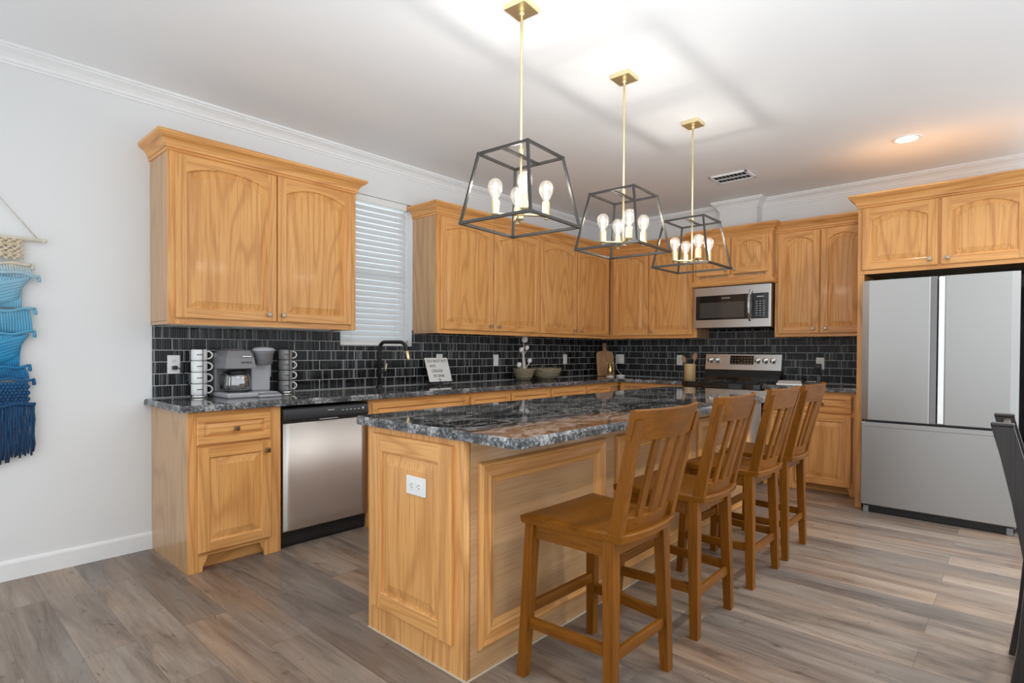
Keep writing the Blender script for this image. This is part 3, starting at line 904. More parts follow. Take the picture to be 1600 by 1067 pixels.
mb.cyl((0.56, -0.645, 0.835), (0.56, -0.652, 0.835), 0.008, 14)
obj('control_marks', mb, 'mark_light', cpo)
obj('toe_kick', MB().box((0.003, -0.592, 0.0), (w - 0.003, -0.56, 0.108)), 'black', t)

# range
t = thing('electric_range', 'freestanding stainless electric range with black glass cooktop against the tiled wall', 'range', (0, -1.405, 0), -PI / 2)
w = 0.782
obj('body', MB().box((0.004, -0.63, 0.03), (w - 0.004, -0.03, 0.905), 0.003), 'black_matte', t)
ck = obj('cooktop', MB().box((0.002, -0.665, 0.868), (w - 0.002, -0.625, 0.922), 0.006).box((0.002, -0.655, 0.905), (w - 0.002, -0.09, 0.927), 0.005), 'black_glass', t)
mb = MB()
for x, y, r in ((0.2, -0.48, 0.11), (0.58, -0.48, 0.09), (0.2, -0.23, 0.08), (0.58, -0.23, 0.1)):
    mb.lathe([(r, 0.9272), (r, 0.9276), (r - 0.003, 0.9276), (r - 0.003, 0.9272)], 36, 0, Matrix.Translation((x, y, 0)), cap=False)
obj('burner_rings', mb, 'maker', ck)
bgd = MB().prism([(-0.085, 0.925), (-0.125, 0.925), (-0.118, 0.96), (-0.09, 1.03), (-0.02, 1.03), (-0.02, 0.925)], lambda u, v, h: (h, u, v), 0.006, w - 0.006)
bg_ = obj('backguard', bgd, 'black_glass', t)
obj('control_panel', MB().prism([(-0.095, 1.03), (-0.104, 1.035), (-0.078, 1.20), (-0.07, 1.207), (-0.03, 1.207), (-0.03, 1.03)], lambda u, v, h: (h, u, v), 0.0, w, 0, 0.002), 'steel', t)
cpanel = t.children[-1]
def on_panel(z): return -0.104 + (z - 1.035) / 0.165 * 0.026
for p in range(1):
    mb = MB()
    mb.prism([(0.268, 1.094), (0.512, 1.094), (0.512, 1.186), (0.268, 1.186)], lambda u, v, h: (u, on_panel(v) - h, v), -0.004, 0.0015)
    disp = obj('display', mb, 'black_glass', t)
    mb = MB()
    for r in range(3):
        for c in range(7):
            x = 0.285 + c * 0.032; z = 1.107 + r * 0.026
            if c == 3 and r == 1: continue
            mb.box((x, on_panel(z) - 0.0024, z), (x + 0.014, on_panel(z) - 0.0014, z + 0.003))
    obj('display_marks', mb, 'mark_light', disp)
for x in (0.06, 0.131, 0.552, 0.628, 0.702):
    z = 1.139; y = on_panel(z)
    mb = MB()
    mb.cyl((x, y, z), (x, y - 0.012, z - 0.002), 0.03, 24)
    mb.cyl((x, y - 0.010, z - 0.002), (x, y - 0.034, z - 0.006), 0.024, 24)
    mb.box((x - 0.004, y - 0.042, z - 0.026), (x + 0.004, y - 0.03, z + 0.016), 0.002)
    obj('knob', mb, 'chrome', t)
od = obj('oven_door', MB().box((0.004, -0.672, 0.255), (w - 0.004, -0.632, 0.862), 0.006), 'steel', t)
obj('oven_window', MB().box((0.10, -0.6745, 0.33), (w - 0.10, -0.668, 0.69), 0.004), 'black_glass', od)
mb = MB().tube([(0.06, -0.715, 0.80), (w - 0.06, -0.715, 0.80)], 0.011, 12)
for x in (0.075, w - 0.075): mb.cyl((x, -0.668, 0.80), (x, -0.715, 0.80), 0.008, 10)
obj('handle', mb, 'steel', od)
dr = obj('drawer', MB().box((0.004, -0.668, 0.09), (w - 0.004, -0.632, 0.248), 0.005), 'steel', t)
mb = MB()
for x in (0.05, w - 0.05):
    for y in (-0.58, -0.08): mb.cyl((x, y, 0.0), (x, y, 0.035), 0.018, 12)
obj('levelling_feet', mb, 'black', t)

# microwave
t = thing('microwave', 'stainless over-the-range microwave with black window and curved handle', 'microwave', (0, -1.418, 1.468), -PI / 2)
w = 0.765; h = 0.424
obj('body', MB().box((0.0, -0.375, 0.0), (w, -0.012, h), 0.003), 'black_matte', t)
obj('front', MB().box((0.0, -0.42, 0.002), (w, -0.376, h - 0.002), 0.005), 'steel', t)
fr = t.children[-1]
obj('door_window', MB().box((0.015, -0.4215, 0.083), (0.565, -0.41, 0.335), 0.006), 'black_glass', fr)
dwn = fr.children[-1]
obj('viewing_screen', MB().box((0.06, -0.4222, 0.105), (0.515, -0.4212, 0.262), 0.0), 'screen', dwn)
text_mesh('lettering', 'FRIGIDAIRE', 0.017, 'mark_light', dwn, (0.33, -0.4223, 0.302), FACE_Y)
kp = obj('keypad', MB().box((0.59, -0.4215, 0.083), (0.745, -0.41, 0.335), 0.006), 'black_glass', fr)
mb = MB()
for r in range(7):
    for c in range(3):
        mb.box((0.625 + c * 0.034, -0.4225, 0.112 + r * 0.023), (0.641 + c * 0.034, -0.4212, 0.117 + r * 0.023))
obj('keypad_marks', mb, 'mark_light', kp)
obj('clock_display', MB().box((0.635, -0.4225, 0.295), (0.70, -0.4212, 0.303)), 'mark_light', kp)
pts = []
for k in range(13):
    u = k / 12
    pts.append((0.575, -0.424 - 0.045 * math.sin(PI * u) ** 0.6, 0.06 + 0.312 * u))
obj('handle', MB().bar([[(p[0] - 0.013, p[1] + 0.005, p[2]), (p[0] + 0.013, p[1] + 0.005, p[2]), (p[0] + 0.009, p[1] - 0.008, p[2]), (p[0] - 0.009, p[1] - 0.008, p[2])] for p in pts]), 'chrome', fr)
mb = MB()
for k in range(14): mb.box((0.06 + k * 0.047, -0.40, h - 0.014), (0.095 + k * 0.047, -0.385, h + 0.001))
obj('vent_grille', mb, 'black', t)

# refrigerator
t = thing('refrigerator', 'large stainless french-door refrigerator with bottom freezer drawer', 'refrigerator', (0, -3.055, 0), -PI / 2)
w = 0.905; D = 1.08
obj('body', MB().box((0.006, -0.995, 0.03), (w - 0.006, -0.05, 1.765), 0.004), 'maker', t)
half = 0.466
for a, c, sg in ((0.002, half - 0.004, 1), (half + 0.004, w - 0.002, -1)):
    secs = []
    for k in range(11):
        x = a + (c - a) * k / 10
        edge = min((x - a), (c - x))
        b_ = 0.012 * math.exp(-edge / 0.008)
        secs.append([(x, -1.0, 0.715), (x, -D + b_, 0.715), (x, -D + b_, 1.772), (x, -1.0, 1.772)])
    d = obj('door', MB().bar(secs), 'steel_fridge', t)
    xh = c if sg == 1 else a
    obj('grip_edge', MB().box((xh - 0.036 if sg == 1 else xh, -D - 0.003, 0.717), (xh if sg == 1 else xh + 0.036, -D + 0.012, 1.770), 0.003), 'chrome' if sg < 0 else 'maker', d)
fz = obj('freezer_drawer', MB().box((0.002, -D, 0.062), (w - 0.002, -1.0, 0.697), 0.007), 'steel_fridge', t)
obj('pull_edge', MB().prism([(-D - 0.003, 0.697), (-D - 0.003, 0.664), (-D + 0.006, 0.655), (-D + 0.02, 0.697)], lambda u, v, h_: (h_, u, v), 0.03, w - 0.03), 'steel_fridge', fz)
obj('toe_grille', MB().box((0.02, -1.045, 0.004), (w - 0.02, -1.0, 0.058), 0.002), 'black', t)
mb = MB()
for x in (0.02, w - 0.055): mb.box((x, -1.062, 0.0), (x + 0.035, -1.02, 0.05), 0.004)
obj('foot', mb, 'maker', t)

# ---------------------------------------------------------------- counter stools
def make_stool(label):
    t = thing('counter_stool', label, 'stool', (0, 0, 0), 0, 'wooden stools along the island')
    # seat: dished plank, curved back edge
    secs = []
    n = 14
    zt = 0.612
    def halfw(v): return 0.236 - 0.046 * max(0, (0.19 - v) / 0.40)
    us = [-1 + 2 * k / n for k in range(n + 1)]
    vs = [0.195, 0.185, 0.12, 0.05, -0.03, -0.11, -0.18, -0.213, -0.222]
    b = bmesh.new()
    top, botm = [], []
    for vi, v in enumerate(vs):
        rt, rb = [], []
        for u in us:
            back = 1 - u * u if v < 0 else 0
            y = v - 0.022 * back * (-v / 0.22 if v < 0 else 0)
            e = 1.0 if 0 < vi < len(vs) - 1 else 0.985
            x = u * halfw(v) * e
            dish = -0.011 * (1 - (abs(u) * 1.0) ** 2) * (1 - ((v + 0.02) / 0.24) ** 2)
            rim = -0.006 if vi in (0, len(vs) - 1) or abs(u) > 0.99 else 0
            rt.append(b.verts.new((x, y, zt + dish + rim))); rb.append(b.verts.new((x * 0.985, y * 0.985, zt - 0.03)))
        top.append(rt); botm.append(rb)
    for G, fl in ((top, False), (botm, True)):
        for i in range(len(vs) - 1):
            for k in range(n):
                q = [G[i][k], G[i + 1][k], G[i + 1][k + 1], G[i][k + 1]]
                f = b.faces.new(q[::-1] if fl else q)
                f.smooth = not fl
    for k in range(n):
        b.faces.new((top[0][k], top[0][k + 1], botm[0][k + 1], botm[0][k])); b.faces.new((top[-1][k + 1], top[-1][k], botm[-1][k], botm[-1][k + 1]))
    for i in range(len(vs) - 1):
        b.faces.new((top[i + 1][0], top[i][0], botm[i][0], botm[i + 1][0])); b.faces.new((top[i][n], top[i + 1][n], botm[i + 1][n], botm[i][n]))
    bmesh.ops.recalc_face_normals(b, faces=b.faces)
    mb = MB(); me = bpy.data.meshes.new('tmp'); b.to_mesh(me); b.free(); mb.bm.from_mesh(me); bpy.data.meshes.remove(me)
    obj('seat', mb, 'stool_h', t)
    def sq(x, y, z, sx, sy): return [(x - sx, y - sy, z), (x + sx, y - sy, z), (x + sx, y + sy, z), (x - sx, y + sy, z)]
    for s in (-1, 1):
        obj('leg', MB().bar([sq(s * 0.222, 0.185, 0.0, 0.017, 0.017), sq(s * 0.212, 0.176, 0.2, 0.019, 0.019), sq(s * 0.195, 0.162, 0.5815, 0.021, 0.021)]), 'stool_v', t)
        obj('leg', MB().bar([sq(s * 0.190, -0.188, 0.0, 0.018, 0.017), sq(s * 0.184, -0.182, 0.2, 0.02, 0.02), sq(s * 0.170, -0.17, 0.5815, 0.022, 0.022)]), 'stool_v', t)
    obj('apron', MB().box((-0.175, 0.150, 0.525), (0.175, 0.170, 0.5815), 0.001), 'stool_h', t)
    obj('apron', MB().box((-0.15, -0.178, 0.525), (0.15, -0.160, 0.5815), 0.001), 'stool_h', t)
    for s in (-1, 1):
        A, B = Vector((s * 0.196, 0.145)), Vector((s * 0.176, -0.152))
        ap = MB().bar([[(A.x - 0.009, A.y, 0.525), (A.x + 0.009, A.y, 0.525), (A.x + 0.009, A.y, 0.5815), (A.x - 0.009, A.y, 0.5815)], [(B.x - 0.009, B.y, 0.525), (B.x + 0.009, B.y, 0.525), (B.x + 0.009, B.y, 0.5815), (B.x - 0.009, B.y, 0.5815)]])
        obj('apron', ap, 'stool_y', t)
    # stretchers
    obj('footrest', MB().box((-0.20, 0.160, 0.235), (0.20, 0.184, 0.275), 0.003), 'stool_h', t)
    obj('stretcher', MB().box((-0.170, -0.190, 0.168), (0.170, -0.172, 0.208), 0.003), 'stool_h', t)
    for s in (-1, 1):
        A, B = Vector((s * 0.212, 0.165)), Vector((s * 0.184, -0.168))
        obj('stretcher', MB().bar([[(A.x - 0.010, A.y, 0.188), (A.x + 0.010, A.y, 0.188), (A.x + 0.010, A.y, 0.226), (A.x - 0.010, A.y, 0.226)], [(B.x - 0.010, B.y, 0.188), (B.x + 0.010, B.y, 0.188), (B.x + 0.010, B.y, 0.226), (B.x - 0.010, B.y, 0.226)]]), 'stool_y', t)
    # back: raked posts, curved crest, curved bottom rail, three slats
    def rake(z): u = (z - 0.605) / 0.435; return -0.192 - 0.092 * u - 0.012 * u * u
    def hw(z): return 0.172 + 0.030 * (z - 0.605) / 0.435
    for s in (-1, 1):
        secs = []
        for k in range(7):
            z = 0.6055 + (1.005 - 0.6055) * k / 6
            secs.append(sq(s * hw(z), rake(z), z, 0.0145, 0.024 - 0.006 * k / 6))
        obj('back_post', MB().bar(secs), 'stool_v', t)
    def curve_rail(z0, z1, xw, th, depth, droop=0.0, front=0.0):
        secs = []
        for k in range(13):
            u = -1 + k / 6
            zz1 = z1 - 0.0 * u * u
            y0 = rake(z0) - depth * (1 - u * u) + front; y1 = rake(z1) - depth * (1 - u * u) + front
            secs.append([(u * (xw + (hw(z0) - hw(0.97))), y0 - th, z0), (u * (xw + (hw(z0) - hw(0.97))), y0 + th, z0), (u * (xw + hw(z1) - hw(0.97)), y1 + th, zz1 - 0.004), (u * (xw + hw(z1) - hw(0.97)), y1, zz1), (u * (xw + hw(z1) - hw(0.97)), y1 - th, zz1 - 0.004)])
        return MB().bar(secs)
    obj('crest_rail', curve_rail(0.935, 1.04, 0.216, 0.011, 0.046, front=0.012), 'stool_h', t)
    obj('back_rail', curve_rail(0.6055, 0.662, 0.186, 0.010, 0.030, front=0.006), 'stool_h', t)
    for x, wd in ((-0.082, 0.019), (0.0, 0.024), (0.082, 0.019)):
        secs = []
        for k in range(6):
            z = 0.655 + (0.945 - 0.655) * k / 5
            u = x / 0.19
            y = rake(z) + 0.006 + 0.006 * k / 5 - (0.030 + 0.016 * k / 5) * (1 - u * u)
            xx = x * hw(z) / hw(0.8)
            secs.append(sq(xx, y, z, wd, 0.006))
        obj('slat', MB().bar(secs), 'stool_v', t)
    return t
s0 = make_stool('amber wooden slat-back stool nearest the camera, at the near end of the island')
s0.location = (-4.268, -2.765, 0); s0.rotation_euler = (0, 0, math.radians(-1.5))
dup(s0, (-3.598, -2.752, 0), math.radians(0.5), 'amber wooden slat-back stool second in the row from the near end of the island')
dup(s0, (-2.912, -2.752, 0), math.radians(-1), 'amber wooden slat-back stool third in the row, next to the farthest one')
dup(s0, (-2.368, -2.756, 0), math.radians(0.5), 'amber wooden slat-back stool farthest from the camera, closest to the refrigerator')

# ---------------------------------------------------------------- black dining chair at the edge of the photo
ch = thing('dining_chair', 'black slatted dining chair cut off by the edge of the photo', 'chair', (-3.225, -4.128, 0))
def sq2(x, y, z, sx, sy): return [(x - sx, y - sy, z), (x + sx, y - sy, z), (x + sx, y + sy, z), (x - sx, y + sy, z)]
for s in (-1, 1):
    x = s * 0.205
    prof = [(0.0, 0.168), (0.2, 0.143), (0.42, 0.128), (0.5, 0.132), (0.7, 0.165), (0.86, 0.198), (0.965, 0.224)]
    obj('leg', MB().bar([sq2(x, y - 0.008, z, 0.02, 0.031) for z, y in prof]).box((x - 0.0205, 0.184, 0.9655), (x + 0.0205, 0.248, 0.978), 0.004), 'black_wood', ch)
    obj('leg', MB().bar([sq2(x, -0.26, 0, 0.016, 0.016), sq2(x, -0.26, 0.43, 0.02, 0.02)]), 'black_wood', ch)
obj('top_rail', MB().box((-0.188, 0.196, 0.87), (0.188, 0.218, 0.962), 0.004), 'black_wood', ch)
obj('back_rail', MB().box((-0.188, 0.126, 0.54), (0.188, 0.144, 0.59), 0.004), 'black_wood', ch)
for x in (-0.11, -0.037, 0.037, 0.11):
    obj('slat', MB().bar([sq2(x, 0.136, 0.585, 0.018, 0.006), sq2(x, 0.205, 0.875, 0.018, 0.006)]), 'black_wood', ch)
obj('seat', MB().box((-0.225, -0.29, 0.43), (0.225, 0.106, 0.47), 0.012), 'seat_black', ch)
obj('apron', MB().box((-0.19, -0.27, 0.37), (0.19, -0.25, 0.43)).box((-0.215, -0.25, 0.37), (-0.195, 0.11, 0.43)).box((0.195, -0.25, 0.37), (0.215, 0.11, 0.43)), 'black_wood', ch)

# ---------------------------------------------------------------- pendants
def make_pendant(label):
    t = thing('pendant_light', label, 'pendant light', (0, 0, CEIL), 0, 'cage pendants over the island')
    dz = -CEIL
    obj('canopy', MB().box((-0.06, -0.06, -0.026), (0.06, 0.06, -0.0005), 0.003).cyl((0, 0, -0.026), (0, 0, -0.045), 0.012, 14), 'brass', t)
    mb = MB().cyl((0, 0, -0.04), (0, 0, 2.122 + dz), 0.0065, 12)
    mb.cyl((0, 0, 2.122 + dz), (0, 0, 1.855 + dz), 0.006, 12)
    mb.lathe([(0.0, 0), (0.011, 0.003), (0.012, 0.03), (0.008, 0.036)], 14, 0, Matrix.Translation((0, 0, 2.126 + dz)))
    obj('rod', mb, 'brass', t)
    zb, zt, rb, rt = 1.806 + dz, 2.124 + dz, 0.196, 0.139
    B = [(-rb, -rb), (rb, -rb), (rb, rb), (-rb, rb)]; T = [(-rt, -rt), (rt, -rt), (rt, rt), (-rt, rt)]
    mb = MB()
    for i in range(4):
        j = (i + 1) % 4
        mb.tube([(*B[i], zb), (*B[j], zb)], 0.0062, 4, square=True)
        mb.tube([(*T[i], zt), (*T[j], zt)], 0.0058, 4, square=True)
        mb.tube([(*B[i], zb), (*T[i], zt)], 0.0055, 4, square=True)
        mb.box((B[i][0] - 0.0068, B[i][1] - 0.0068, zb - 0.0068), (B[i][0] + 0.0068, B[i][1] + 0.0068, zb + 0.0068))
        mb.box((T[i][0] - 0.0064, T[i][1] - 0.0064, zt - 0.0064), (T[i][0] + 0.0064, T[i][1] + 0.0064, zt + 0.0064))
    mb.box((-rt, -0.011, zt - 0.004), (rt, 0.011, zt + 0.002))
    obj('cage', mb, 'cage', t)
    s = 0.084
    mb = MB()
    for a in (PI / 4, -PI / 4):
        mb.box((-s * 1.414 - 0.012, -0.012, 1.850 + dz), (s * 1.414 + 0.012, 0.012, 1.857 + dz), 0.001, 0, Matrix.Rotation(a, 4, 'Z'))
    mb.cyl((0, 0, 1.832 + dz), (0, 0, 1.851 + dz), 0.016, 16)
    obj('arm_cross', mb, 'brass', t)
    for i, (x, y) in enumerate(((-s, -s), (s, -s), (s, s), (-s, s))):
        so = obj('socket', MB().lathe([(0.006, 1.834), (0.010, 1.838), (0.010, 1.849), (0.0185, 1.850), (0.0195, 1.86), (0.0175, 1.862), (0.0175, 1.915), (0.014, 1.918)], 18, 0, Matrix.Translation((x, y, dz))), 'brass', t)
        mb = MB()
        mb.lathe([(0.012, 1.912), (0.014, 1.925), (0.024, 1.943), (0.032, 1.962), (0.034, 1.98), (0.030, 1.998), (0.017, 2.012), (0.0, 2.016)], 20, 0, Matrix.Translation((x, y, dz)), cap=False)
        mb.lathe([(0.0, 1.922), (0.005, 1.926), (0.008, 1.945), (0.009, 1.965), (0.007, 1.984), (0.0, 1.994)], 12, 1, Matrix.Translation((x, y, dz)), cap=False)
        obj('bulb', mb, ['bulb', 'filament'], so)
        l = bpy.data.lights.new('bulb_glow', 'POINT'); l.energy = BULB_W; l.color = (1.0, 0.965, 0.91); l.shadow_soft_size = 0.010
        o = link(bpy.data.objects.new('bulb_glow', l), t); o.location = (x, y, 1.975 + dz)
    return t
p0 = make_pendant('black open-cage pendant with brass rod, largest and nearest, over the near end of the island')
p0.location = (-4.128, -2.238, CEIL); p0.rotation_euler = (0, 0, math.radians(4.5))
dup(p0, (-3.248, -2.252, CEIL), math.radians(1.5), 'black open-cage pendant with brass rod, the middle one over the island')
dup(p0, (-2.362, -2.265, CEIL), math.radians(0), 'black open-cage pendant with brass rod, smallest and farthest, nearest the range')

# ---------------------------------------------------------------- macrame wall hanging
hx = -5.815
t = thing('wall_hanging', 'fringed macrame wall hanging dyed from cream to deep blue', 'wall hanging', (hx, -0.03, 0))
obj('dowel', MB().cyl((-0.285, 0, 1.808), (0.29, 0, 1.808), 0.009, 14).ball((0.292, 0, 1.808), 0.013).ball((-0.287, 0, 1.808), 0.013), 'cord', t)
obj('hanging_cord', MB().tube([(-0.262, 0, 1.818), (0, 0.018, 2.165), (0.262, 0, 1.818)], 0.0035, 8).cyl((0, 0.03, 2.165), (0, 0.0, 2.168), 0.004, 10), 'cord', t)
half = 0.205
rr = random.Random(3)
def rope(mb, pts, r): mb.tube(pts, r, 6)
# knotted cream lattice
mb = MB()
n = 12
for k in range(n):
    for sgn in (1, -1):
        pts = []
        for j in range(9):
            z = 1.80 - j * 0.0125
            u = -1 + 2 * (k + 0.5) / n
            pts.append((u * half + sgn * 0.017 * math.cos(j * PI / 2), -0.004 * math.sin(j * PI / 2 * sgn) - 0.004, z))
        rope(mb, pts, 0.0058)
for k in range(n):
    for j in range(0, 5):
        u = -1 + 2 * (k + (0.5 if j % 2 else 1.0)) / n
        if abs(u) < 1.0: mb.ball((u * half, -0.009, 1.797 - j * 0.025), 0.0085, sub=1)
obj('knotted_band', mb, 'dyed', t)
def ridge(z, sag, wdt, r=0.008, tassel=True):
    mb = MB()
    pts = []
    for k in range(25):
        u = -1 + k / 12
        pts.append((u * wdt, -0.014 - 0.003 * math.cos(k * 2.1), z - sag * (1 - u * u) + 0.006 * math.sin(k * 0.9 + z * 9)))
    rope(mb, pts, r)
    if tassel:
        for s in (-1, 1):
            mb.lathe([(0.003, 0.008), (0.006, 0.003), (0.007, -0.006), (0.009, -0.022), (0.007, -0.03)], 8, 0, Matrix.Translation((s * (wdt + 0.006), -0.012, z)))
    obj('rope_ridge', mb, 'dyed', t)
def strands(z1, z0, w1, w0, nst, vee=0.0, name='cord_panel', r=0.0062, seed=1):
    mb = MB()
    for k in range(nst):
        u = -1 + 2 * k / (nst - 1)
        pts = []
        for j in range(6):
            f = j / 5
            wx = w1 + (w0 - w1) * math.sin(f * PI / 2)
            z = z1 + (z0 - z1) * f - vee * (1 - abs(u)) * math.sin(PI * f)
            pts.append((u * wx, -0.007 - 0.007 * math.cos(u * 9 + f * 4) * 0.6, z))
        rope(mb, pts, r)
    obj(name, mb, 'dyed', t)
def vpanel(z1, z0, w1, w0):
    """swagged cords falling from both sides to a middle plait"""
    mb = MB()
    nr = 13
    for k in range(nr):
        f = k / (nr - 1)
        for s in (-1, 1):
            pts = []
            wside = w1 + (w0 - w1) * math.sin(f * PI * 0.5)
            for j in range(7):
                u = j / 6
                z = z1 - (z1 - z0 - 0.05) * f - 0.072 * (1 - u) ** 0.9
                pts.append((s * u * wside, -0.010 - 0.012 * (1 - u) - 0.003 * (k % 2), z))
            rope(mb, pts, 0.0068)
    for k in range(11):
        z = z1 - 0.05 - (z1 - z0 - 0.03) * k / 10
        mb.ball((0, -0.026, z), 0.013, sub=1, sc=(1.3, 0.8, 0.8))
    obj('swagged_panel', mb, 'dyed', t)
ridge(1.675, 0.012, 0.235)
strands(1.67, 1.60, 0.225, 0.235, 42, name='short_fringe')
ridge(1.612, -0.016, 0.262)
vpanel(1.605, 1.445, 0.235, 0.185)
strands(1.60, 1.44, 0.20, 0.19, 40)
ridge(1.437, 0.018, 0.245)
strands(1.43, 1.31, 0.225, 0.235, 42, 0.01)
ridge(1.315, 0.016, 0.242)
vpanel(1.30, 1.14, 0.225, 0.18)
strands(1.30, 1.13, 0.20, 0.18, 40)
ridge(1.135, 0.014, 0.222)
strands(1.13, 1.065, 0.20, 0.22, 40)
ridge(1.06, -0.004, 0.238)
mb = MB()
for j in range(7):
    for k in range(28):
        u = -1 + 2 * (k + (0.5 if j % 2 else 0)) / 28
        mb.ball((u * 0.228, -0.012 - rr.uniform(0, 0.004), 1.040 - j * 0.0165), rr.uniform(0.0095, 0.012), sub=1, sc=(0.9, 0.8, 1.1))
obj('knotted_band', mb, 'dyed', t)
ridge(0.935, 0.010, 0.25, 0.010, False)
mb = MB()
for k in range(44):
    u = -1 + 2 * k / 43
    zb = 0.66 - 0.05 * (1 - abs(u)) + rr.uniform(-0.014, 0.014)
    pts = [(u * 0.242 + rr.uniform(-0.0028, 0.0028) * (j > 0), -0.008 + rr.uniform(-0.005, 0.005), 0.935 + (zb - 0.935) * j / 6) for j in range(7)]
    rope(mb, pts, [0.0062, 0.006, 0.0064, 0.006, 0.0066, 0.007, 0.0045])
obj('fringe', mb, 'dyed', t)

# ---------------------------------------------------------------- outlets and switches
def plate(label, frame, x, z, kind='outlet', w=0.072, h=0.116, cat=None):
    loc, rz = frame
    c, s = math.cos(rz), math.sin(rz)
    yy = -0.0094
    p = (loc[0] + c * x - s * yy, loc[1] + s * x + c * yy, z)
    cat = cat or ('switch' if kind == 'switch' else 'outlet')
    t = thing('light_switch' if kind == 'switch' else 'wall_outlet', label, cat, p, rz, 'wall plates')
    obj('cover_plate', MB().box((-w / 2, -0.006, -h / 2), (w / 2, 0, h / 2), 0.002), 'white', t)
    n = 2 if w > 0.1 else 1
    for k in range(n):
        cx = 0 if n == 1 else (-0.023 + 0.046 * k)
        if kind == 'switch' or (kind == 'both' and k == 0):
            obj('rocker', MB().box((cx - 0.016, -0.0095, -0.033), (cx + 0.016, -0.005, 0.033), 0.002), 'white', t)
        else:
            for dz in (-0.02, 0.02):
                r = obj('receptacle', MB().box((cx - 0.016, -0.0085, dz - 0.014), (cx + 0.016, -0.005, dz + 0.014), 0.003), 'white', t)
                mb = MB()
                for dx in (-0.006, 0.006): mb.box((cx + dx - 0.001, -0.0092, dz - 0.002), (cx + dx + 0.001, -0.0083, dz + 0.007))
                mb.cyl((cx, -0.0083, dz - 0.007), (cx, -0.0092, dz - 0.007), 0.0022, 8)
                obj('slots', mb, 'gap', r)
    return t
PA = ((0, 0, 0), 0.0); PB = ((0, 0, 0), -PI / 2)
plate('white wall outlet with a black plug, beside the white mugs', PA, -4.893, 1.130)
plate('white wall outlet half hidden behind the sign', PA, -2.715, 1.135)
plate('white switch plate on tile between the sign and the cotton stems', PA, -1.965, 1.128, 'switch')
plate('white switch plate on tile between the woven bowls and the cutting board', PA, -0.795, 1.130, 'switch')
plate('double white wall plate on tile beside the cutting board', PB, 0.275, 1.130, 'both', w=0.118)
plate('white wall outlet behind the spoons in the crock', PB, 1.066, 1.128)
plate('white wall outlet with a black plug between range and refrigerator', PB, 2.518, 1.115)
# island outlet, sideways on the end panel
t = thing('wall_outlet', 'white sideways double outlet on the end panel of the island', 'outlet', (IX0 - 0.0187, -2.186, 0.688), -PI / 2, 'wall plates')
obj('cover_plate', MB().box((-0.06, -0.006, -0.037), (0.06, 0.0, 0.037), 0.002), 'white', t)
for dx in (-0.022, 0.022):
    r = obj('receptacle', MB().box((dx - 0.015, -0.0085, -0.017), (dx + 0.015, -0.005, 0.017), 0.003), 'white', t)
    mb = MB()
    for dz in (-0.006, 0.006): mb.box((dx - 0.002, -0.0092, dz - 0.001), (dx + 0.007, -0.0083, dz + 0.001))
    mb.cyl((dx - 0.008, -0.0083, 0), (dx - 0.008, -0.0092, 0), 0.002, 8)
    obj('slots', mb, 'gap', r)
# plugs
t = thing('power_cord', 'black plug and cord in the outlet beside the white mugs', 'cord', (-4.893, -0.0185, 1.110))
obj('plug', MB().box((-0.014, -0.03, -0.012), (0.014, 0, 0.012), 0.005), 'black', t)
obj('cable', MB().tube([(0.006, -0.028, 0), (0.02, -0.036, -0.004), (0.04, -0.034, -0.03), (0.06, -0.03, -0.075), (0.085, -0.025, -0.13), (0.11, -0.022, -0.165), (0.17, -0.018, -0.182), (0.225, -0.018, -0.183)], 0.0035, 8), 'black', t)
t = thing('power_cord', 'black bulky plug in the outlet between range and refrigerator', 'cord', (-0.0185, -2.512, 1.09), -PI / 2)
obj('plug', MB().box((-0.036, -0.035, -0.03), (0.022, 0, 0.024), 0.008), 'black', t)
obj('cable', MB().tube([(-0.008, -0.02, -0.026), (-0.008, -0.022, -0.06), (0.02, -0.02, -0.10), (0.035, -0.018, -0.15), (0.03, -0.02, -0.163)], 0.004, 8), 'black', t)

# ---------------------------------------------------------------- things on the window-wall counter
def words(parent, items, mat='mark'):
    """short scribbled strokes standing in for unreadable script"""
    mb = MB()
    for x, y, z, ln in items:
        pts = []
        k = 0
        while k * 0.0035 < ln:
            pts.append((x + k * 0.0035, y, z + 0.003 * math.sin(k * 2.2)))
            k += 1
        mb.tube(pts, 0.0007, 4)
    return mb
def make_mug(label, mat, group):
    t = thing('mug', label, 'mug', (0, 0, 0), 0, group)
    obj('cup', MB().lathe([(0.0, 0.0), (0.038, 0.0), (0.0445, 0.003), (0.046, 0.012), (0.046, 0.069), (0.0450, 0.071), (0.0435, 0.069), (0.0430, 0.008), (0.0, 0.006)], 32, cap=False), mat, t)
    pts = []
    for k in range(11):
        a = -PI / 2 + PI * k / 10
        pts.append((0.0445 + 0.029 * math.cos(a), 0, 0.036 + 0.024 * math.sin(a)))
    obj('handle', MB().tube(pts, 0.0048, 10), 'ceramic', t)
    mb = MB()
    for i, wd in enumerate((0.034,)):
        for k in range(10):
            a = -PI / 2 - 0.15 + k * 0.075
            mb.box((-0.0016, -0.0004, -0.0022 - 0.0018 * (k % 3 == 0)), (0.0016, 0.0004, 0.0022 + 0.002 * (k % 4 == 1)), 0, 0,
                   Matrix.Rotation(a + PI / 2, 4, 'Z') @ Matrix.Translation((0, -0.0462, 0.038)))
    obj('lettering', mb, 'mark', t)
    return t
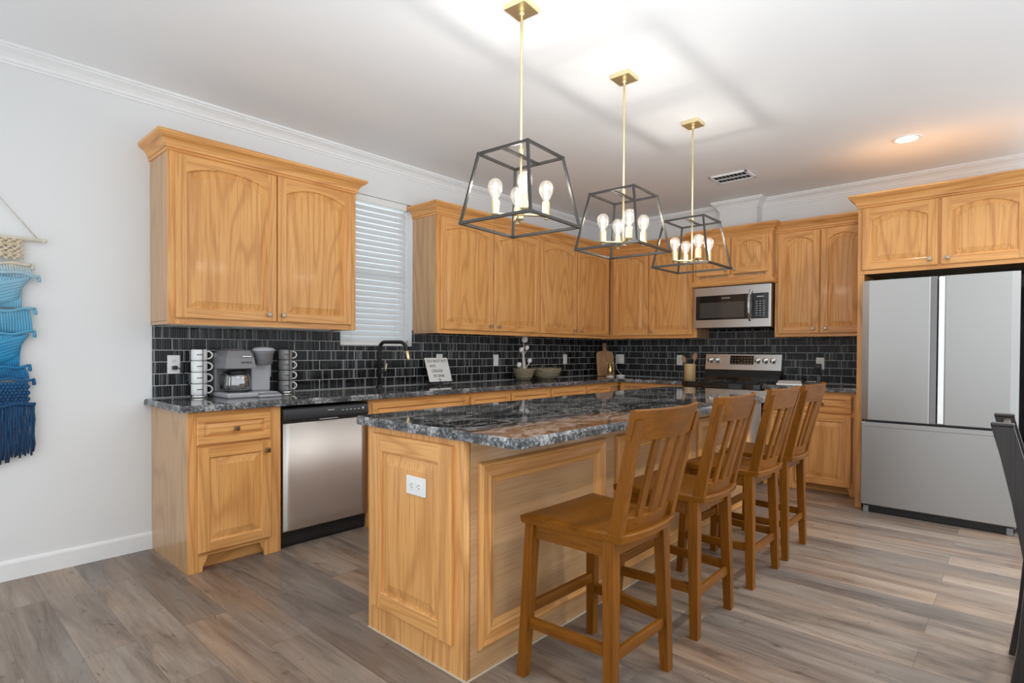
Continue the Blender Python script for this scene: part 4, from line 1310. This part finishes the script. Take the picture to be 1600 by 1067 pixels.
def mug_stack(cx, cy, mat, words_, group, rackl):
    r = thing('mug_rack', rackl, 'rack', (cx, cy, CT1), 0, 'mug racks')
    obj('base', MB().lathe([(0.048, 0.0), (0.050, 0.004), (0.050, 0.010), (0.046, 0.014), (0.0, 0.014)], 32), 'chrome', r)
    obj('wire', MB().tube([(0.004, -0.046, 0.010), (0.004, -0.052, 0.02), (0.004, -0.052, 0.312), (0.003, -0.03, 0.318), (0, 0, 0.319)], 0.0022, 8).tube([(-0.036, 0.03, 0.01), (-0.036, 0.040, 0.02), (-0.036, 0.04, 0.312), (-0.02, 0.02, 0.318), (0, 0, 0.319)], 0.0022, 8), 'black', r)
    first = None
    for i, wl in enumerate(words_):
        z = CT1 + 0.0145 + i * 0.0725
        if first is None:
            first = make_mug(wl, mat, group); first.location = (cx, cy, z); first.rotation_euler = (0, 0, math.radians(-24))
        else:
            dup(first, (cx, cy, z), math.radians(-24), wl)
mug_stack(-4.78, -0.115, 'ceramic', ['white mug at the bottom of the stack beside the outlet', 'white mug second from the bottom of the stack beside the outlet', 'white mug third from the bottom of the stack beside the outlet', 'white mug on top of the stack beside the outlet'], 'stacked white mugs', 'wire mug rack with chrome base holding the white mugs')
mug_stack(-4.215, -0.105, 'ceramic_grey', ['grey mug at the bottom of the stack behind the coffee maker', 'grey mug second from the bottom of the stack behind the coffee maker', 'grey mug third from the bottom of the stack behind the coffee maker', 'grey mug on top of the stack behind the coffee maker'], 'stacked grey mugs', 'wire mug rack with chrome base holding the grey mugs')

t = thing('coffee_maker', 'grey two-way coffee maker with a glass carafe and pod brewer', 'coffee maker', (-4.545, -0.045, CT1))
# base, tower, carafe bay
obj('base', MB().box((-0.155, -0.31, 0.0), (0.165, 0.0, 0.032), 0.010).box((0.02, -0.36, 0.0), (0.165, -0.28, 0.018), 0.008), 'maker_lt', t)
obj('drip_tray', MB().box((0.03, -0.352, 0.018), (0.155, -0.22, 0.026), 0.004), 'maker', t)
obj('tower', MB().box((-0.155, -0.10, 0.03), (0.165, 0.0, 0.285), 0.012), 'maker', t)
obj('column', MB().box((0.035, -0.20, 0.03), (0.162, -0.09, 0.29), 0.014).box((0.155, -0.16, 0.12), (0.185, -0.02, 0.27), 0.008), 'maker_lt', t)
obj('brew_head', MB().bar([[(-0.158, -0.285, 0.185), (0.028, -0.285, 0.185), (0.028, -0.06, 0.185), (-0.158, -0.06, 0.185)], [(-0.15, -0.275, 0.25), (0.02, -0.275, 0.25), (0.02, -0.06, 0.25), (-0.15, -0.06, 0.25)], [(-0.13, -0.25, 0.295), (0.005, -0.25, 0.295), (0.005, -0.05, 0.295), (-0.13, -0.05, 0.295)], [(-0.10, -0.20, 0.308), (-0.02, -0.20, 0.308), (-0.02, -0.05, 0.308), (-0.10, -0.05, 0.308)]]), 'maker', t)
bh = t.children[-1]
obj('badge', MB().box((-0.055, -0.283, 0.255), (0.002, -0.268, 0.263), 0.002), 'chrome', bh)
text_mesh('lettering', 'KEURIG', 0.018, 'mark', bh, (-0.03, -0.2835, 0.222), FACE_Y, spacing=1.1)
ph = obj('pod_head', MB().lathe([(0.040, 0.0), (0.052, 0.006), (0.060, 0.07), (0.064, 0.078), (0.064, 0.088)], 32, 0, Matrix.Translation((0.098, -0.235, 0.205))), 'maker', t)
obj('lid', MB().lathe([(0.066, 0.0), (0.070, 0.004), (0.068, 0.016), (0.05, 0.026), (0.0, 0.030)], 32, 0, Matrix.Translation((0.098, -0.235, 0.292))), 'maker_lt', ph)
cf = obj('carafe', MB().lathe([(0.0, 0.0), (0.068, 0.0), (0.077, 0.010), (0.079, 0.05), (0.074, 0.09), (0.066, 0.112), (0.063, 0.112), (0.071, 0.088), (0.076, 0.05), (0.074, 0.012), (0.0, 0.006)], 32, 0, Matrix.Translation((-0.058, -0.205, 0.040)), cap=False), 'carafe', t)
obj('warming_plate', MB().cyl((-0.058, -0.205, 0.032), (-0.058, -0.205, 0.040), 0.072, 32), 'black', t)
obj('carafe_handle', MB().tube([(-0.115, -0.225, 0.155), (-0.15, -0.25, 0.157), (-0.178, -0.268, 0.14), (-0.182, -0.272, 0.095), (-0.172, -0.268, 0.06)], 0.009, 8), 'black', cf)
obj('carafe_lid', MB().lathe([(0.066, 0.0), (0.066, 0.014), (0.05, 0.022), (0.0, 0.024)], 28, 0, Matrix.Translation((-0.058, -0.205, 0.151))), 'black', cf)

# faucet
t = thing('faucet', 'matte black gooseneck kitchen faucet with a brass spray tip', 'faucet', (-3.415, -0.085, CT1))
pts = [(0, 0, 0.02), (0, 0, 0.30)]
for k in range(1, 7):
    a = PI / 2 * k / 6
    pts.append((0, -0.07 * (1 - math.cos(a)), 0.30 + 0.07 * math.sin(a)))
pts += [(0, -0.28, 0.368)]
for k in range(1, 7):
    a = PI / 2 * k / 6 * 0.88
    pts.append((0, -0.28 - 0.085 * math.sin(a), 0.368 - 0.085 * (1 - math.cos(a))))
obj('spout', MB().tube(pts, 0.0145, 16), 'black_matte', t)
e = Vector(pts[-1]); d = (Vector(pts[-1]) - Vector(pts[-2])).normalized()
obj('spray_tip', MB().cyl(e, e + d * 0.075, 0.0155, 18, 0, 0.013), 'brass', t)
obj('base_ring', MB().lathe([(0.028, 0), (0.028, 0.006), (0.022, 0.012), (0.018, 0.024)], 24), 'black_matte', t)
obj('lever', MB().cyl((0.008, 0, 0.13), (0.055, -0.01, 0.13), 0.010, 14).cyl((0.05, -0.01, 0.125), (0.062, -0.012, 0.195), 0.006, 10, 1), ['black_matte', 'brass'], t)

# sign and easel
sg = thing('counter_sign', 'white counter sign with black lettering propped on an easel', 'sign', (-2.815, -0.155, CT1 + 0.028))
lean = Matrix.Rotation(math.radians(-20), 4, 'X')
obj('panel', MB().box((-0.13, -0.004, 0.0), (0.13, 0.004, 0.222), 0.002, 0, lean), 'paper', sg)
for i, (ln, x) in enumerate((('DO NOT PUT', 0.0), ('ANY', -0.06), ('GREASE', -0.02), ('IN SINK', -0.01))):
    text_mesh('lettering', ln, 0.037, 'mark', sg, (0, 0, 0), lean @ Matrix.Translation((x, -0.0046, 0.190 - i * 0.046)) @ FACE_Y)
es = thing('display_easel', 'small black scrolled wire easel under the white sign', 'easel', (-2.815, -0.155, CT1))
def scroll(cx, cy, cz_, r, sgn):
    return [(cx, cy - sgn * (r * (1 - k / 22)) * math.cos(k * 0.6) , cz_ + (r * (1 - k / 22)) * math.sin(k * 0.6)) for k in range(16)]
mb = MB()
for x in (-0.07, 0.07):
    mb.tube([(x, 0.10, 0.004), (x, 0.012, 0.024), (x, -0.04, 0.024), (x, -0.062, 0.032)] + [(x, -0.062 - 0.012 * math.sin(k * 0.7), 0.044 - 0.012 * math.cos(k * 0.7)) for k in range(7)], 0.0032, 8)
    mb.tube([(x, -0.03, 0.024), (x * 1.1, -0.045, 0.004), (x * 1.2, -0.07, 0.004)], 0.0032, 8)
    mb.tube([(x, 0.016, 0.026), (x * 0.75, 0.085, 0.20)], 0.0032, 8)
mb.tube([(-0.07, -0.04, 0.024), (0.07, -0.04, 0.024)], 0.0032, 8)
mb.tube([(-0.053, 0.085, 0.2), (0.053, 0.085, 0.2)], 0.0032, 8)
obj('wire_frame', mb, 'black_matte', es)

# woven bowls with cotton stems
def bowl(label, x, y, r, h, flat=0.55):
    t = tag(obj('woven_bowl', MB().lathe([(0.0, 0.0), (r * flat, 0.0), (r * 0.82, h * 0.35), (r * 0.97, h * 0.8), (r, h), (r * 0.96, h), (r * 0.9, h * 0.75), (r * 0.75, h * 0.35), (r * flat * 0.9, 0.012), (0, 0.012)], 36, cap=False), 'wicker'), label, 'bowl', 'woven bowls')
    t.location = (x, y, CT1)
    return t
bowl('deep woven seagrass bowl holding the cotton stems', -1.70, -0.16, 0.115, 0.125)
bowl('wide shallow woven bowl beside the one with cotton stems', -1.415, -0.225, 0.165, 0.125, 0.5)
t = thing('cotton_stems', 'bare whitewashed branch with white cotton bolls standing in the woven bowl', 'dried flowers', (-1.70, -0.16, CT1 + 0.013))
obj('stem', MB().tube([(0.0, 0, 0), (0.0, 0.0, 0.12), (-0.01, 0, 0.22), (-0.012, 0, 0.30), (0.0, 0.0, 0.40)], [0.014, 0.02, 0.013, 0.007, 0.003], 8).tube([(0.0, 0, 0.08), (0.06, -0.01, 0.15), (0.075, -0.01, 0.17)], 0.005, 6).tube([(0.0, 0, 0.08), (-0.06, -0.01, 0.12), (-0.075, -0.01, 0.135)], 0.005, 6).tube([(-0.01, 0, 0.24), (0.03, -0.01, 0.30)], 0.004, 6).tube([(-0.01, 0, 0.22), (-0.045, -0.01, 0.275)], 0.004, 6), 'whitewash', t)
for x, z, r in ((0.0, 0.405, 0.034), (0.035, 0.32, 0.024), (-0.05, 0.298, 0.026), (0.08, 0.185, 0.025), (-0.085, 0.145, 0.026)):
    mb = MB()
    for dx, dy, dzz in ((-0.4, 0, -0.1), (0.4, 0.1, -0.1), (0, -0.3, 0.35), (0, 0.35, 0.3)):
        mb.ball((x + dx * r, -0.01 + dy * r, z + dzz * r), r * 0.72, sub=2, sc=(1, 1, 1.15))
    obj('cotton_boll', mb, 'cotton', t)

# cutting board leaning in the corner
t = thing('cutting_board', 'wooden paddle cutting board leaning in the tiled corner', 'cutting board', (-0.262, -0.235, CT1), math.radians(-42))
poly = [(-0.105, 0.0), (0.105, 0.0), (0.108, 0.26), (0.098, 0.295), (0.06, 0.31), (0.024, 0.315), (0.02, 0.36), (0.026, 0.395), (0.014, 0.415), (-0.014, 0.415), (-0.026, 0.395), (-0.02, 0.36), (-0.024, 0.315), (-0.06, 0.31), (-0.098, 0.295), (-0.108, 0.26)]
lb = Matrix.Rotation(math.radians(-14), 4, 'X')
obj('board', MB().prism(poly, lambda u, v, h: tuple(lb @ Vector((u, -h, v + 0.002))), -0.009, 0.009, 0, 0.002), 'board', t)
obj('handle_loop', MB().tube([tuple(lb @ Vector((0.012 * math.cos(k * PI / 5), -0.011, 0.392 + 0.012 * math.sin(k * PI / 5)))) for k in range(10)], 0.003, 6, closed=True), 'twig', t)
# gold figurine
t = thing('figurine', 'small gold ornament on a white foot before the cutting board', 'ornament', (-0.345, -0.345, CT1))
obj('foot', MB().lathe([(0.048, 0), (0.05, 0.006), (0.03, 0.014), (0.0, 0.016)], 20), 'ceramic', t)
mb = MB()
mb.lathe([(0.012, 0.015), (0.03, 0.04), (0.036, 0.075), (0.028, 0.11), (0.016, 0.13), (0.02, 0.145), (0.012, 0.165), (0, 0.17)], 16)
for k in range(8):
    a = k * PI / 4
    mb.tube([(0.012 * math.cos(a), 0.012 * math.sin(a), 0.125), (0.036 * math.cos(a), 0.036 * math.sin(a), 0.16), (0.04 * math.cos(a), 0.04 * math.sin(a), 0.18)], [0.006, 0.006, 0.002], 6)
obj('body', mb, 'gold', t)
# charger
t = thing('charger', 'white puck charger with a looping cord at the tiled corner', 'charger', (-0.33, -0.48, CT1))
obj('puck', MB().lathe([(0.046, 0), (0.05, 0.006), (0.05, 0.02), (0.044, 0.026), (0, 0.028)], 28), 'white', t)
obj('cable', MB().tube([(0.05, 0.0, 0.012), (0.10, 0.06, 0.03), (0.13, 0.13, 0.09), (0.17, 0.17, 0.15), (0.24, 0.19, 0.19), (0.295, 0.195, 0.195)], 0.003, 8), 'white', t)
obj('plug', MB().box((0.288, 0.178, 0.17), (0.311, 0.218, 0.225), 0.005), 'white', t)

# utensil crock
ux, uy = -0.225, -1.285
t = thing('utensil_crock', 'pale bamboo crock of wooden spoons next to the range', 'crock', (ux, uy, CT1))
obj('pot', MB().lathe([(0.0, 0.0), (0.058, 0.0), (0.062, 0.004), (0.062, 0.166), (0.060, 0.170), (0.054, 0.168), (0.054, 0.008), (0, 0.008)], 32, cap=False), 'crock', t)
def spoon(label, dx, dy, ax, ay, ln, bw):
    s = tag(obj('wooden_spoon', MB(), 'spoon'), label, 'spoon', 'spoons in the crock')
    mb = MB()
    mb.tube([(0, 0, 0), (0, 0, ln * 0.74)], [0.006, 0.0075], 10)
    n = 9; secs = []
    for k in range(n):
        f = k / (n - 1)
        w_ = 0.008 + (bw - 0.008) * math.sin(PI * min(1, f * 0.86 + 0.07)) ** 0.8
        z = ln * 0.72 + ln * 0.28 * f
        secs.append([(w_ * math.cos(a), 0.006 * math.sin(a) + 0.008 * math.sin(PI * f), z) for a in [2 * PI * i / 10 for i in range(10)]])
    mb.bar(secs, smooth=True)
    mb.bm.to_mesh(s.data); mb.bm.free()
    s.location = (ux + dx, uy + dy, CT1 + 0.0085)
    s.rotation_euler = (ax, ay, -0.9)
    return s
spoon('wooden spoon tilting toward the room corner in the crock', 0.0, 0.012, math.radians(-3), math.radians(-13), 0.255, 0.024)
spoon('taller wooden spoon tilting toward the range in the crock', 0.0, -0.012, math.radians(2), math.radians(10), 0.285, 0.028)

# tray on the short counter
t = thing('serving_tray', 'shallow silver tray on the short counter beside the range', 'tray', (-0.34, -2.36, CT1))
mb = MB()
mb.sweep([(-0.1, -0.11), (-0.1, 0.11), (0.1, 0.11), (0.1, -0.11)], [(-0.004, 0.0), (0.0, 0.0), (0.016, 0.03), (0.026, 0.032), (0.026, 0.035), (0.014, 0.034), (-0.004, 0.004)], XY, True)
mb.box((-0.1, -0.11, 0.0), (0.1, 0.11, 0.004))
obj('dish', mb, 'chrome', t)
obj('grip', MB().box((-0.03, -0.21, 0.028), (0.03, -0.13, 0.036), 0.003), 'chrome', t)
